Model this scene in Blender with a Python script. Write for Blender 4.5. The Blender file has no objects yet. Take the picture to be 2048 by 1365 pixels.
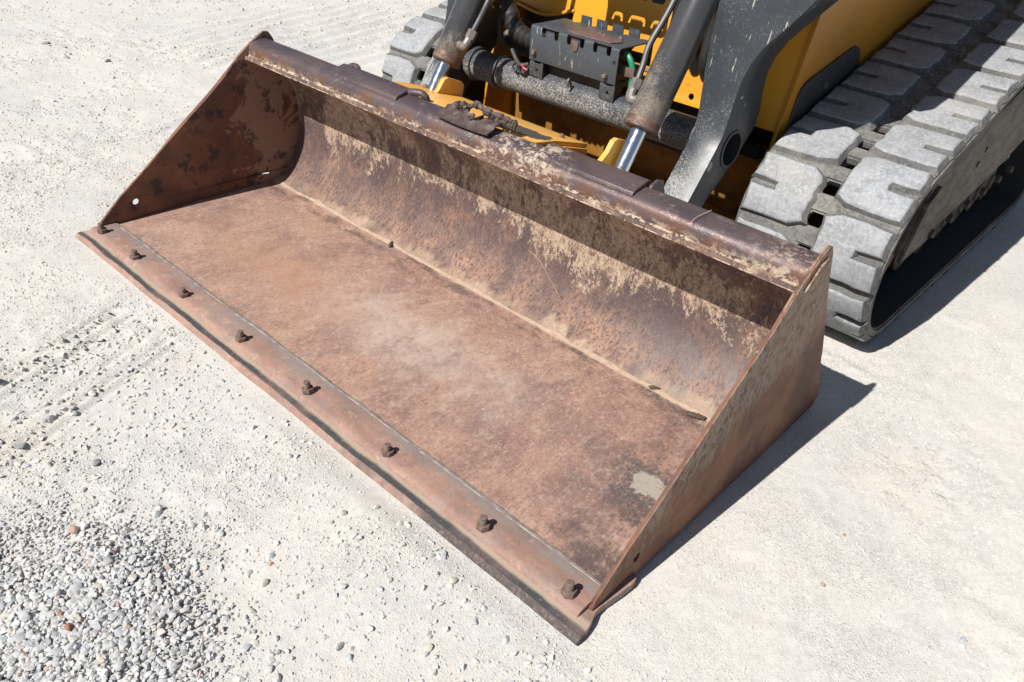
import bpy, bmesh, math, random
import numpy as np
from mathutils import Vector, Matrix
from mathutils.geometry import tessellate_polygon

S = bpy.context.scene
COL = S.collection
rad = math.radians

# ------------------------------------------------------------------ camera, sky, sun, exposure
cam = bpy.data.cameras.new('camera')
cam.sensor_width = 36.0
cam.lens = 28.01
cam.clip_start = 0.05
cam.clip_end = 900.0
camo = bpy.data.objects.new('camera', cam)
COL.objects.link(camo)
camo.matrix_world = Matrix((
    (0.72838953, -0.42370198, 0.53844714, 1.56448),
    (0.68195171, 0.37232142, -0.62953843, -0.81186),
    (0.06626127, 0.82574415, 0.56013931, 1.30805),
    (0, 0, 0, 1)))
S.camera = camo

SUN = Vector((-0.112, -0.650, 0.751)).normalized()          # towards the sun
SUN_EL = math.asin(SUN.z)
w = bpy.data.worlds.new('World')
S.world = w
w.use_nodes = True
wt = w.node_tree
bg = wt.nodes['Background']
sky = wt.nodes.new('ShaderNodeTexSky')
sky.sky_type = 'NISHITA'
sky.sun_disc = False
sky.sun_elevation = SUN_EL
sky.sun_rotation = math.atan2(SUN.x, SUN.y)
sky.air_density = 1.0
sky.dust_density = 1.0
wt.links.new(sky.outputs[0], bg.inputs[0])
bg.inputs[1].default_value = 0.05
sl = bpy.data.lights.new('sun', 'SUN')
sl.energy = 5.0
sl.angle = rad(0.53)
sl.color = (1.0, 0.962, 0.905)
so = bpy.data.objects.new('sun', sl)
COL.objects.link(so)
so.rotation_euler = SUN.to_track_quat('Z', 'Y').to_euler()
so.location = (0, 0, 12)
S.view_settings.view_transform = 'Standard'
S.view_settings.look = 'None'
S.view_settings.gamma = 1.0
S.view_settings.use_curve_mapping = False
S.view_settings.exposure = 0.27

rng = np.random.default_rng(7)
random.seed(5)

# ------------------------------------------------------------------ node helper
class G:
    """small shader graph builder"""
    def __init__(self, name):
        self.m = bpy.data.materials.new(name)
        self.m.use_nodes = True
        self.t = self.m.node_tree
        self.b = self.t.nodes['Principled BSDF']
        self.tc = self.t.nodes.new('ShaderNodeTexCoord').outputs['Object']
    def n(self, kind): return self.t.nodes.new('ShaderNode' + kind)
    def l(self, a, b):
        if hasattr(a, 'is_output'): self.t.links.new(a, b)
        else: b.default_value = a
    def vec(self, scale=(1, 1, 1), rot=(0, 0, 0), loc=(0, 0, 0)):
        m = self.n('Mapping')
        self.l(self.tc, m.inputs[0])
        m.inputs['Location'].default_value = loc
        m.inputs['Rotation'].default_value = rot
        m.inputs['Scale'].default_value = scale
        return m.outputs[0]
    def noise(self, scale, detail=6, rough=0.55, vec=None, dist=0.0):
        x = self.n('TexNoise')
        self.l(vec if vec is not None else self.tc, x.inputs['Vector'])
        x.inputs['Scale'].default_value = scale
        x.inputs['Detail'].default_value = detail
        x.inputs['Roughness'].default_value = rough
        x.inputs['Distortion'].default_value = dist
        return x.outputs[0]
    def voro(self, scale, vec=None, feature='F1', out=0, rnd=1.0):
        x = self.n('TexVoronoi')
        x.feature = feature
        self.l(vec if vec is not None else self.tc, x.inputs['Vector'])
        x.inputs['Scale'].default_value = scale
        x.inputs['Randomness'].default_value = rnd
        return x.outputs[out]
    def ramp(self, fac, stops, interp='LINEAR'):
        r = self.n('ValToRGB')
        r.color_ramp.interpolation = interp
        e = r.color_ramp.elements
        while len(e) < len(stops): e.new(0.5)
        for el, (p, c) in zip(e, stops):
            el.position = p
            el.color = (c, c, c, 1) if not isinstance(c, (tuple, list)) else (*c[:3], 1)
        self.l(fac, r.inputs[0])
        return r.outputs[0]
    def mix(self, fac, a, b, mode='MIX'):
        x = self.n('Mix')
        x.data_type = 'RGBA'
        x.blend_type = mode
        self.l(fac, x.inputs[0])
        for v, k in ((a, 6), (b, 7)):
            if isinstance(v, (tuple, list)): v = (*v[:3], 1)
            elif isinstance(v, (int, float)): v = (v, v, v, 1)
            self.l(v, x.inputs[k])
        return x.outputs[2]
    def math(self, op, a, b=0.0, c=0.0, clamp=False):
        x = self.n('Math')
        x.operation = op
        x.use_clamp = clamp
        self.l(a, x.inputs[0]); self.l(b, x.inputs[1]); self.l(c, x.inputs[2])
        return x.outputs[0]
    def mul(self, a, b): return self.math('MULTIPLY', a, b, clamp=True)
    def xyz(self, vec=None):
        x = self.n('SeparateXYZ')
        self.l(vec if vec is not None else self.tc, x.inputs[0])
        return x.outputs
    def rng(self, v, a, b, c=0.0, d=1.0, smooth=True):
        x = self.n('MapRange')
        if smooth: x.interpolation_type = 'SMOOTHSTEP'
        self.l(v, x.inputs[0])
        for i, q in enumerate((a, b, c, d)): x.inputs[i + 1].default_value = q
        return x.outputs[0]
    def bump(self, h, strength=0.4, dist=0.004, prev=None):
        x = self.n('Bump')
        x.inputs['Strength'].default_value = strength
        x.inputs['Distance'].default_value = dist
        self.l(h, x.inputs['Height'])
        if prev is not None: self.l(prev, x.inputs['Normal'])
        return x.outputs[0]
    def out(self, color, rough=0.8, metal=0.0, normal=None, spec=None):
        if isinstance(color, (tuple, list)): color = (*color[:3], 1)
        self.l(color, self.b.inputs['Base Color'])
        self.l(rough, self.b.inputs['Roughness'])
        self.l(metal, self.b.inputs['Metallic'])
        if spec is not None: self.b.inputs['Specular IOR Level'].default_value = spec
        if normal is not None: self.l(normal, self.b.inputs['Normal'])
        return self.m
    def spot(self, x0, y0, rx, ry, wob=0.35, scale=14):
        """soft blotch mask around a point of the XY plane with a ragged edge"""
        c = self.xyz()
        a = self.math('DIVIDE', self.math('SUBTRACT', c[0], x0), rx)
        b = self.math('DIVIDE', self.math('SUBTRACT', c[1], y0), ry)
        d = self.math('SQRT', self.math('ADD', self.math('MULTIPLY', a, a), self.math('MULTIPLY', b, b)))
        d = self.math('ADD', d, self.math('MULTIPLY', self.math('SUBTRACT', self.noise(scale, 6, 0.65), 0.5), wob * 4))
        return d

M = {}

def build_materials():
    # pale packed gravel dust
    g = G('gravel_ground')
    big = g.noise(0.9, 5, 0.6)
    mid = g.noise(5.0, 6, 0.6)
    fine = g.noise(60, 4, 0.7)
    grit = g.voro(170)
    grit2 = g.voro(330)
    c = g.ramp(mid, [(0.3, (0.585, 0.562, 0.522)), (0.5, (0.635, 0.602, 0.542)), (0.7, (0.655, 0.615, 0.54))])
    c = g.mix(g.rng(big, 0.49, 0.64, 0.0, 0.85), c, (0.57, 0.555, 0.525))
    c = g.mix(g.mul(g.rng(g.noise(2.2, 3, 0.5, g.vec(loc=(4, 2, 0))), 0.60, 0.75), 0.5), c, (0.64, 0.57, 0.47))
    c = g.mix(g.rng(fine, 0.35, 0.75, 0.0, 0.22), c, (0.44, 0.435, 0.42))
    cell = g.voro(120, out=1)
    c = g.mix(0.20, c, g.ramp(cell, [(0.0, 0.36), (0.5, 0.6), (1.0, 0.75)]))
    patch = g.rng(g.noise(3.5, 4, 0.6, g.vec(loc=(7, 1, 0))), 0.42, 0.60, 0.38, 1.0)
    sharp = g.rng(grit, 0.42, 0.10)
    c = g.mix(g.mul(g.mul(g.rng(g.voro(250, out=1), 0.55, 0.9), patch), 0.55), c, (0.36, 0.36, 0.36))
    h = g.math('ADD', g.math('MULTIPLY', g.noise(150, 5, 0.8), 0.7), g.math('MULTIPLY', sharp, 0.5))
    nn = g.bump(g.math('MULTIPLY', h, patch), 0.55, 0.005)
    nn = g.bump(g.noise(420, 3, 0.7), 0.4, 0.0022, nn)
    # flaked crust beside the bucket's right end
    d = g.spot(1.34, 1.02, 0.16, 0.30, 0.4, 9)
    crack = g.noise(48, 5, 0.7, None, 1.2)
    crk = g.mul(g.rng(crack, 0.50, 0.515), g.mul(g.rng(d, 0.4, 1.2, 1.0, 0.0), g.rng(g.noise(15, 3), 0.50, 0.58)))
    nn = g.bump(crk, 0.5, 0.006, nn)
    M['ground'] = g.out(c, 0.97, 0, nn, 0.15)

    # stones: tone attribute for the mass, object random for the single ones
    for key in ('mass', 'single'):
        g = G('stone_' + key)
        if key == 'mass':
            a = g.n('Attribute'); a.attribute_name = 'tone'; f = a.outputs['Fac']
        else:
            a = g.n('ObjectInfo'); f = a.outputs['Random']
        c = g.ramp(f, [(0.0, (0.36, 0.365, 0.375)), (0.2, (0.47, 0.475, 0.485)), (0.45, (0.56, 0.565, 0.565)), (0.62, (0.575, 0.555, 0.515)),
                       (0.85, (0.595, 0.565, 0.505)), (0.965, (0.60, 0.585, 0.555)), (1.0, (0.50, 0.38, 0.30))])
        c = g.mix(g.rng(g.noise(70, 5, 0.65), 0.4, 0.75, 0.0, 0.35), c, (0.62, 0.59, 0.53))
        M['stone_' + key] = g.out(c, 0.95, 0, g.bump(g.noise(140, 4, 0.7), 0.35, 0.004), 0.2)
    for key, col in (('dark_grey', (0.37, 0.375, 0.385)), ('mid_grey', (0.47, 0.475, 0.48)), ('bluish_grey', (0.44, 0.47, 0.50)), ('light_grey', (0.53, 0.535, 0.53)), ('tan', (0.54, 0.50, 0.435)), ('red', (0.36, 0.155, 0.095)), ('pink', (0.42, 0.28, 0.22)), ('dark', (0.26, 0.265, 0.275)), ('blue', (0.36, 0.40, 0.43)), ('pale', (0.60, 0.58, 0.53))):
        g = G('stone_' + key)
        c = g.mix(g.rng(g.noise(60, 5, 0.65), 0.4, 0.75, 0.0, 0.45), col, (0.56, 0.52, 0.46))
        M['stone_' + key] = g.out(c, 0.92, 0, g.bump(g.noise(140, 4, 0.7), 0.3, 0.004), 0.2)

    # bucket floor: rust polished by the load, dust wiped across
    g = G('floor_rust')
    v = g.vec(scale=(1.0, 0.55, 1), rot=(0, 0, rad(18)))
    a = g.noise(5.5, 9, 0.66, v, 0.6)
    b = g.noise(34, 8, 0.72, g.vec(scale=(1, 0.4, 1), rot=(0, 0, rad(24))), 0.8)
    f = g.noise(190, 5, 0.75)
    w = g.noise(2.6, 4, 0.55, g.vec(loc=(2, 9, 0)))
    b = g.noise(24, 9, 0.74, g.vec(scale=(1, 0.85, 1), rot=(0, 0, rad(24))), 0.15)
    c = g.ramp(a, [(0.30, (0.205, 0.125, 0.105)), (0.42, (0.305, 0.182, 0.146)), (0.52, (0.375, 0.226, 0.174)), (0.62, (0.435, 0.268, 0.196)), (0.76, (0.395, 0.258, 0.212))])
    c = g.mix(g.rng(w, 0.52, 0.66, 0.0, 0.45), c, (0.420, 0.255, 0.165))
    c = g.mix(g.mul(g.rng(w, 0.48, 0.36, 0.0, 0.5), g.rng(b, 0.60, 0.42, 0.2, 1.0)), c, (0.215, 0.155, 0.150))
    c = g.mix(g.rng(b, 0.50, 0.72, 0.0, 0.7), c, (0.50, 0.385, 0.315))
    c = g.mix(g.rng(b, 0.46, 0.34, 0.0, 0.45), c, (0.180, 0.118, 0.104))
    f = g.noise(120, 7, 0.82, g.vec(scale=(1, 0.7, 1), rot=(0, 0, rad(24))))
    c = g.mix(g.mul(g.rng(f, 0.52, 0.57), 0.5), c, (0.15, 0.094, 0.080))
    c = g.mix(g.mul(g.rng(g.noise(105, 7, 0.82, g.vec(loc=(3, 3, 3), scale=(1, .6, 1), rot=(0, 0, rad(30)))), 0.52, 0.62), 0.6), c, (0.50, 0.385, 0.315))
    c = g.mix(g.mul(g.rng(g.noise(22, 9, 0.78, g.vec(loc=(6, 3, 1))), 0.55, 0.66), 0.5), c, (0.42, 0.24, 0.15))
    # long fine scratches in the digging direction
    sc = g.noise(26, 3, 0.5, g.vec(scale=(6.0, 0.25, 1), rot=(0, 0, rad(-12))))
    c = g.mix(g.rng(sc, 0.65, 0.68, 0.0, 0.22), c, (0.50, 0.41, 0.36))
    # dust wiped across the middle
    d = g.spot(0.12, 0.43, 0.42, 0.17, 0.42, 5)
    dm = g.mul(g.rng(d, 0.15, 1.25, 0.62, 0.0), g.rng(b, 0.30, 0.60, 0.2, 1.0))
    c = g.mix(dm, c, (0.55, 0.44, 0.375))
    # orange bloom along the left third
    d = g.spot(-0.42, 0.36, 0.40, 0.16, 0.4, 6)
    c = g.mix(g.rng(d, 0.1, 1.2, 0.5, 0.0), c, (0.40, 0.235, 0.145))
    # blackened edges: right end and along the seam
    xz = g.xyz()
    ed = g.mul(g.mul(g.rng(xz[0], 0.66, 1.04), g.rng(g.noise(9, 9, 0.75), 0.44, 0.56)), g.rng(f, 0.36, 0.52, 0.25, 1.0))
    c = g.mix(g.mul(ed, 0.85), c, (0.075, 0.058, 0.055))
    ed = g.mul(g.rng(xz[1], 0.60, 0.74), g.rng(g.noise(7, 8, 0.7, g.vec(scale=(1, 2.5, 1), loc=(5, 1, 0))), 0.45, 0.62))
    c = g.mix(g.mul(g.mul(ed, 0.85), g.rng(f, 0.36, 0.52, 0.3, 1.0)), c, (0.085, 0.065, 0.062))
    sy = g.math('ADD', xz[1], g.math('MULTIPLY', g.math('SUBTRACT', g.noise(9, 8, 0.72), 0.5), 0.09))
    c = g.mix(g.mul(g.rng(sy, 0.736, 0.756), g.rng(f, 0.58, 0.46, 0.2, 0.8)), c, (0.46, 0.345, 0.265))
    # dried pale concrete spill near the right end, dark halo round it
    d = g.spot(0.945, 0.425, 0.075, 0.075, 0.55, 15)
    c = g.mix(g.mul(g.rng(d, 1.5, 0.80, 0.0, 0.95), g.rng(f, 0.42, 0.54)), c, (0.10, 0.088, 0.088))
    c = g.mix(g.mul(g.rng(d, 0.60, 0.46), g.rng(f, 0.62, 0.54, 0.35, 1.0)), c, (0.38, 0.335, 0.28))
    M['floor'] = g.out(c, g.rng(f, 0.2, 0.8, 0.55, 0.8), 0.0, g.bump(g.math('ADD', b, f), 0.5, 0.004), 0.35)

    # curved back: dark steel, flaked tan mud high up, orange rust low down, streaked up and down
    g = G('back_rust')
    xz = g.xyz()
    a = g.noise(11, 10, 0.74, g.vec(scale=(1.0, 0.6, 0.6)), 0.3)
    b = g.noise(6.5, 11, 0.74, g.vec(scale=(1, 0.6, 0.6)), 0.5)
    f = g.noise(120, 6, 0.8, g.vec(scale=(1, 0.5, 0.5)))
    f2 = g.noise(210, 5, 0.8, g.vec(scale=(1, 0.6, 0.6), loc=(2, 2, 2)))
    c = g.ramp(a, [(0.30, (0.070, 0.048, 0.050)), (0.46, (0.125, 0.085, 0.082)), (0.56, (0.20, 0.120, 0.095)), (0.70, (0.31, 0.175, 0.115))])
    low = g.rng(xz[2], 0.20, 0.05)
    om = g.rng(g.math('ADD', g.math('MULTIPLY', g.noise(7, 10, 0.74, g.vec(scale=(1, .6, .6), loc=(2, 4, 1))), 0.75), g.math('MULTIPLY', f, 0.25)), 0.46, 0.58)
    orange = g.mix(g.rng(f2, 0.40, 0.60), (0.235, 0.175, 0.160), (0.42, 0.225, 0.125))
    c = g.mix(g.mul(low, g.math('ADD', g.math('MULTIPLY', om, 0.75), 0.22)), c, orange)
    mid = g.mul(g.rng(xz[2], 0.05, 0.14), g.rng(xz[2], 0.34, 0.20))
    c = g.mix(g.mul(mid, g.rng(g.noise(5, 9, 0.72, g.vec(scale=(1, .5, .5), loc=(4, 4, 8))), 0.40, 0.58, 0.0, 0.8)), c, g.mix(f2, (0.055, 0.038, 0.040), (0.115, 0.078, 0.074)))
    mudband = g.math('ADD', g.rng(xz[2], 0.08, 0.29), g.rng(xz[2], 0.28, 0.50, 0.0, -0.30))
    th = g.math('ADD', g.math('MULTIPLY', b, 0.62), g.math('MULTIPLY', f, 0.38))
    th = g.math('ADD', th, g.math('MULTIPLY', mudband, 0.135))
    fm = g.noise(75, 8, 0.82, g.vec(scale=(1, 0.55, 0.55), loc=(6, 2, 1)))
    th = g.math('ADD', th, g.math('MULTIPLY', g.math('SUBTRACT', fm, 0.5), 0.30))
    mud = g.mul(g.rng(th, 0.606, 0.622), g.rng(fm, 0.34, 0.44))
    mudc = g.mix(g.rng(fm, 0.42, 0.62), (0.38, 0.275, 0.195), (0.54, 0.415, 0.31))
    c = g.mix(g.mul(mud, 0.95), c, mudc)
    c = g.mix(g.mul(g.rng(f, 0.50, 0.57), g.math('SUBTRACT', 0.8, g.math('MULTIPLY', mud, 0.25))), c, (0.075, 0.048, 0.046))
    c = g.mix(g.mul(g.rng(f2, 0.58, 0.66), 0.6), c, (0.45, 0.33, 0.25))
    sm = g.mul(g.rng(g.math('ADD', xz[2], g.math('MULTIPLY', g.math('SUBTRACT', g.noise(11, 8, 0.72, g.vec(scale=(1, .3, .3))), 0.5), 0.10)), 0.044, 0.026), g.mul(g.rng(f2, 0.62, 0.48, 0.2, 0.9), g.rng(g.noise(3.5, 5, 0.6, g.vec(scale=(1, .2, .2), loc=(1, 1, 1))), 0.38, 0.58, 0.15, 1.0)))
    c = g.mix(sm, c, (0.46, 0.345, 0.255))
    d = g.mul(g.rng(xz[0], 0.45, 0.95), g.rng(xz[2], 0.22, 0.08))
    c = g.mix(g.mul(d, g.rng(a, 0.38, 0.58, 0.8, 0.2)), c, (0.22, 0.195, 0.19))
    h = g.math('ADD', g.math('MULTIPLY', mud, 0.7), g.math('MULTIPLY', f, 0.8))
    M['back'] = g.out(c, g.rng(f, 0.3, 0.7, 0.5, 0.85), 0.0, g.bump(h, 0.6, 0.004), 0.35)

    # side plates (painted brown rust, dust film on the outside)
    g = G('side_rust')
    xz = g.xyz()
    a = g.noise(6, 9, 0.68, None, 0.5)
    f = g.noise(130, 6, 0.75, g.vec(scale=(1, .7, 1.2), rot=(rad(35), 0, 0)))
    c = g.ramp(a, [(0.28, (0.080, 0.042, 0.032)), (0.45, (0.135, 0.064, 0.043)), (0.58, (0.20, 0.090, 0.054)), (0.75, (0.25, 0.13, 0.08))])
    # inside: flaked mud near the curve of the back
    inner = g.math('LESS_THAN', g.math('ABSOLUTE', xz[0]), 1.0625)
    p = g.math('ADD', g.math('MULTIPLY', g.noise(9, 9, 0.62, None, 0.8), 0.8), g.rng(xz[1], 0.42, 0.80, -0.06, 0.16))
    fl = g.rng(p, 0.485, 0.50)
    c = g.mix(g.mul(g.mul(inner, fl), g.rng(f, 0.25, 0.6, 0.6, 0.95)), c, (0.30, 0.185, 0.135))
    c = g.mix(g.mul(g.mul(inner, g.rng(g.noise(14, 8, 0.7, g.vec(loc=(1, 5, 2))), 0.54, 0.6)), 0.8), c, (0.045, 0.03, 0.03))
    # outside: tan dust film towards the top edge
    outer = g.math('GREATER_THAN', xz[0], 1.0655)
    c = g.mix(g.mul(outer, 0.6), c, g.mix(g.rng(g.noise(6, 8, 0.72), 0.38, 0.62), (0.13, 0.060, 0.038), (0.31, 0.145, 0.080)))
    e = g.math('SUBTRACT', xz[2], g.math('MULTIPLY', xz[1], 0.30))
    dust = g.rng(g.math('ADD', e, g.math('MULTIPLY', g.math('SUBTRACT', g.noise(10, 8, 0.7, g.vec(rot=(rad(40), 0, 0), scale=(1, 3, 1))), 0.5), 0.34)), -0.01, 0.13)
    fo = g.noise(48, 9, 0.78, g.vec(scale=(1, 1.6, .8), rot=(rad(40), 0, 0), loc=(1, 1, 4)))
    dust = g.mul(dust, g.rng(fo, 0.57, 0.47, 0.1, 1.0))
    c = g.mix(g.mul(g.mul(outer, dust), 0.85), c, (0.36, 0.29, 0.225))
    c = g.mix(g.mul(outer, g.rng(fo, 0.56, 0.64, 0.0, 0.6)), c, (0.13, 0.062, 0.042))
    M['side'] = g.out(c, 0.68, 0.0, g.bump(f, 0.35, 0.003), 0.35)

    # top beam: dark worn steel, purple brown, polished on its crest
    g = G('beam_steel')
    xz = g.xyz()
    a = g.noise(7, 8, 0.66, g.vec(scale=(0.5, 1, 1)), 0.4)
    f = g.noise(120, 6, 0.75, g.vec(scale=(0.6, 1, 1)))
    c = g.ramp(a, [(0.28, (0.080, 0.062, 0.072)), (0.48, (0.115, 0.088, 0.096)), (0.62, (0.155, 0.108, 0.104)), (0.78, (0.22, 0.125, 0.09))])
    c = g.mix(g.rng(f, 0.56, 0.72, 0.0, 0.6), c, (0.30, 0.23, 0.18))
    fr = g.mul(g.rng(xz[1], 0.722, 0.706), g.rng(xz[2], 0.512, 0.55, 1.0, 0.25))
    c = g.mix(g.mul(fr, g.rng(g.noise(10, 8, 0.7), 0.40, 0.60)), c, (0.19, 0.092, 0.055))
    mud = g.rng(g.math('ADD', g.math('MULTIPLY', g.noise(13, 10, 0.74), 0.7), g.math('MULTIPLY', f, 0.4)), 0.60, 0.66)
    mz = g.spot(0.24, 0.72, 0.16, 0.09, 0.35, 10)
    zone = g.math('ADD', g.rng(mz, 0.5, 1.3, 1.0, 0.0), g.mul(g.rng(xz[2], 0.528, 0.503), 0.75))
    zone = g.math('ADD', zone, g.mul(g.rng(xz[0], 0.86, 1.04), 0.7), clamp=True)
    mm = g.mul(zone, g.rng(g.math('ADD', g.math('MULTIPLY', g.noise(24, 10, 0.76), 0.7), g.math('MULTIPLY', f, 0.4)), 0.535, 0.60))
    c = g.mix(mm, c, g.mix(f, (0.36, 0.28, 0.21), (0.50, 0.41, 0.32)))
    c = g.mix(g.mul(mud, 0.35), c, (0.36, 0.28, 0.22))
    M['beam'] = g.out(c, g.math('ADD', g.rng(a, 0.3, 0.7, 0.30, 0.48), g.math('MULTIPLY', mm, 0.4)), g.math('MULTIPLY', g.math('SUBTRACT', 1.0, mm), 0.35), g.bump(g.math('ADD', f, g.math('MULTIPLY', mm, 0.8)), 0.3, 0.004), 0.5)

    g = G('torn_steel')
    c = g.ramp(g.noise(60, 8, 0.75), [(0.3, (0.045, 0.032, 0.030)), (0.5, (0.105, 0.075, 0.070)), (0.65, (0.17, 0.115, 0.095)), (0.8, (0.33, 0.28, 0.24))])
    M['torn'] = g.out(c, 0.5, 0.25, g.bump(g.noise(120, 6, 0.75), 0.6, 0.004))

    # cutting edge strips
    g = G('edge_steel')
    xz = g.xyz()
    a = g.noise(9, 9, 0.68, g.vec(scale=(0.6, 1, 1)), 0.5)
    f = g.noise(120, 6, 0.75)
    c = g.ramp(a, [(0.28, (0.19, 0.14, 0.13)), (0.44, (0.29, 0.175, 0.14)), (0.60, (0.385, 0.235, 0.18)), (0.78, (0.33, 0.25, 0.22))])
    c = g.mix(g.rng(g.noise(19, 8, 0.72, g.vec(scale=(0.7, 1, 1), loc=(4, 0, 2))), 0.48, 0.62, 0.0, 0.6), c, (0.26, 0.215, 0.20))
    c = g.mix(g.rng(g.noise(28, 8, 0.75, g.vec(loc=(9, 1, 2))), 0.54, 0.66, 0.0, 0.6), c, (0.48, 0.34, 0.25))
    c = g.mix(g.rng(f, 0.5, 0.72, 0.0, 0.6), c, (0.16, 0.10, 0.085))
    wd = g.math('ADD', xz[1], g.math('MULTIPLY', g.math('SUBTRACT', g.noise(12, 6, 0.6), 0.5), 0.05))
    c = g.mix(g.mul(g.mul(g.rng(wd, 0.090, 0.116), g.rng(g.noise(7, 8, 0.7), 0.36, 0.58, 0.1, 0.9)), g.rng(g.noise(60, 7, 0.8, g.vec(loc=(1, 4, 6))), 0.42, 0.56, 0.35, 1.0)), c, (0.26, 0.235, 0.225))
    dk = g.mul(g.rng(xz[1], 0.020, 0.010), g.rng(g.math('ADD', g.noise(5, 6, 0.65, g.vec(scale=(0.6, .3, .3), loc=(3, 0, 0))), g.math('MULTIPLY', g.rng(xz[0], -0.3, 1.05), 0.30)), 0.60, 0.74))
    c = g.mix(g.mul(dk, g.rng(f, 0.64, 0.50, 0.4, 1.0)), c, (0.075, 0.062, 0.060))
    # dark scoured band along the lip of the lower strip, dust behind it
    wx = g.math('ADD', xz[1], g.math('MULTIPLY', g.math('SUBTRACT', g.noise(7, 6, 0.6, g.vec(scale=(0.6, 1, 1))), 0.5), 0.030))
    lowz = g.rng(xz[2], 0.0172, 0.0165)
    band = g.mul(g.rng(wx, 0.011, 0.014), g.rng(wx, 0.034, 0.028))
    band = g.mul(band, g.rng(g.noise(6, 5, 0.65, g.vec(scale=(0.5, 0.3, 0))), 0.30, 0.52, 0.15, 1.0))
    band = g.mul(band, g.rng(f, 0.66, 0.54, 0.35, 1.0))
    c = g.mix(g.mul(lowz, band), c, (0.06, 0.062, 0.066))
    dst = g.mul(g.mul(g.rng(wx, 0.024, 0.034), g.rng(xz[1], 0.056, 0.044)), g.mul(lowz, g.rng(g.noise(14, 7, 0.7), 0.30, 0.50, 0.35, 1.0)))
    c = g.mix(g.mul(dst, 0.85), c, (0.43, 0.34, 0.26))
    M['edge'] = g.out(c, 0.68, 0.0, g.bump(g.math('ADD', f, a), 0.3, 0.003), 0.35)

    g = G('weld_grey')
    c = g.ramp(g.noise(40, 6, 0.7), [(0.3, (0.26, 0.23, 0.21)), (0.55, (0.42, 0.38, 0.345)), (0.75, (0.52, 0.46, 0.40))])
    M['weld'] = g.out(c, 0.55, 0.15, g.bump(g.voro(110, g.vec(scale=(1, .2, .2))), 0.5, 0.003))

    g = G('bolt_rust')
    c = g.ramp(g.noise(80, 6, 0.7), [(0.3, (0.105, 0.070, 0.058)), (0.55, (0.19, 0.130, 0.105)), (0.75, (0.33, 0.25, 0.205))])
    M['bolt'] = g.out(c, 0.7, 0.1, g.bump(g.noise(300, 3), 0.3, 0.002))

    g = G('dried_mud')
    c = g.ramp(g.noise(40, 8, 0.7), [(0.3, (0.33, 0.235, 0.175)), (0.5, (0.43, 0.32, 0.24)), (0.75, (0.49, 0.375, 0.29))])
    M['mud'] = g.out(c, 0.95, 0, g.bump(g.noise(180, 6, 0.75), 0.6, 0.004), 0.15)

    g = G('broken_mud')
    a = g.noise(55, 8, 0.75)
    c = g.ramp(g.noise(60, 8, 0.7, g.vec(loc=(3, 3, 3))), [(0.3, (0.34, 0.25, 0.175)), (0.5, (0.47, 0.37, 0.27)), (0.75, (0.54, 0.44, 0.33))])
    c = g.mix(g.rng(a, 0.49, 0.54), c, (0.10, 0.065, 0.055))
    c = g.mix(g.mul(g.rng(g.noise(9, 5), 0.48, 0.62), 0.75), c, (0.15, 0.08, 0.055))
    M['mudmix'] = g.out(c, 0.9, 0, g.bump(a, 0.6, 0.004), 0.2)

    # machine paints
    g = G('shaded_belly_yellow')  # shade of the enclosed lower chassis painted in as dark brown yellow
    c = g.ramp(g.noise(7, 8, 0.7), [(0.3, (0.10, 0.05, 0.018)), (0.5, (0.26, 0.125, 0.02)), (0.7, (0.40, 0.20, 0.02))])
    M['shaded_belly'] = g.out(c, 0.6)

    g = G('yellow_paint')
    xz = g.xyz()
    c = g.mix(g.rng(g.noise(3, 6), 0.35, 0.7), (0.74, 0.345, 0.022), (0.68, 0.31, 0.028))
    c = g.mix(g.rng(g.noise(60, 8, 0.75), 0.56, 0.72, 0.0, 0.45), c, (0.46, 0.32, 0.14))
    c = g.mix(g.rng(g.noise(14, 9, 0.75), 0.61, 0.67, 0.0, 0.65), c, (0.20, 0.115, 0.05))
    M['yellow'] = g.out(c, 0.42, 0, g.bump(g.noise(90, 3), 0.04, 0.002), 0.45)

    g = G('shaded_side_yellow')  # scuffed yellow, deepened to paint in the shade under the lift arm
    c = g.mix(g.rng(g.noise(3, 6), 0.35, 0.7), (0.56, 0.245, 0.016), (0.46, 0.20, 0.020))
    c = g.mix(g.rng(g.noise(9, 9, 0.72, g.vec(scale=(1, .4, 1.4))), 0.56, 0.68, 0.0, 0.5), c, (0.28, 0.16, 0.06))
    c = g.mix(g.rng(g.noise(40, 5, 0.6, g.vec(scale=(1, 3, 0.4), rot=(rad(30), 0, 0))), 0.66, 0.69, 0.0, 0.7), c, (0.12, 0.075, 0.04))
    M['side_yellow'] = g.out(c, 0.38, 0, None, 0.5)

    g = G('worn_yellow')       # coupler: paint worn through to black
    a = g.noise(17, 9, 0.66, g.vec(scale=(0.7, 1, 1)), 0.7)
    c = g.mix(g.rng(g.noise(3, 6), 0.35, 0.7), (0.78, 0.42, 0.085), (0.74, 0.40, 0.11))
    d1 = g.spot(0.10, 0.872, 0.13, 0.055, 0.42, 20)
    wear = g.rng(d1, 0.85, 0.80)
    c = g.mix(wear, c, (0.075, 0.07, 0.066))
    c = g.mix(g.rng(a, 0.67, 0.69), c, (0.10, 0.075, 0.06))
    c = g.mix(g.rng(g.noise(90, 8, 0.75), 0.62, 0.70, 0.0, 0.6), c, (0.50, 0.40, 0.27))
    M['worn_yellow'] = g.out(c, 0.5, 0, g.bump(wear, 0.3, 0.002), 0.4)

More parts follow.
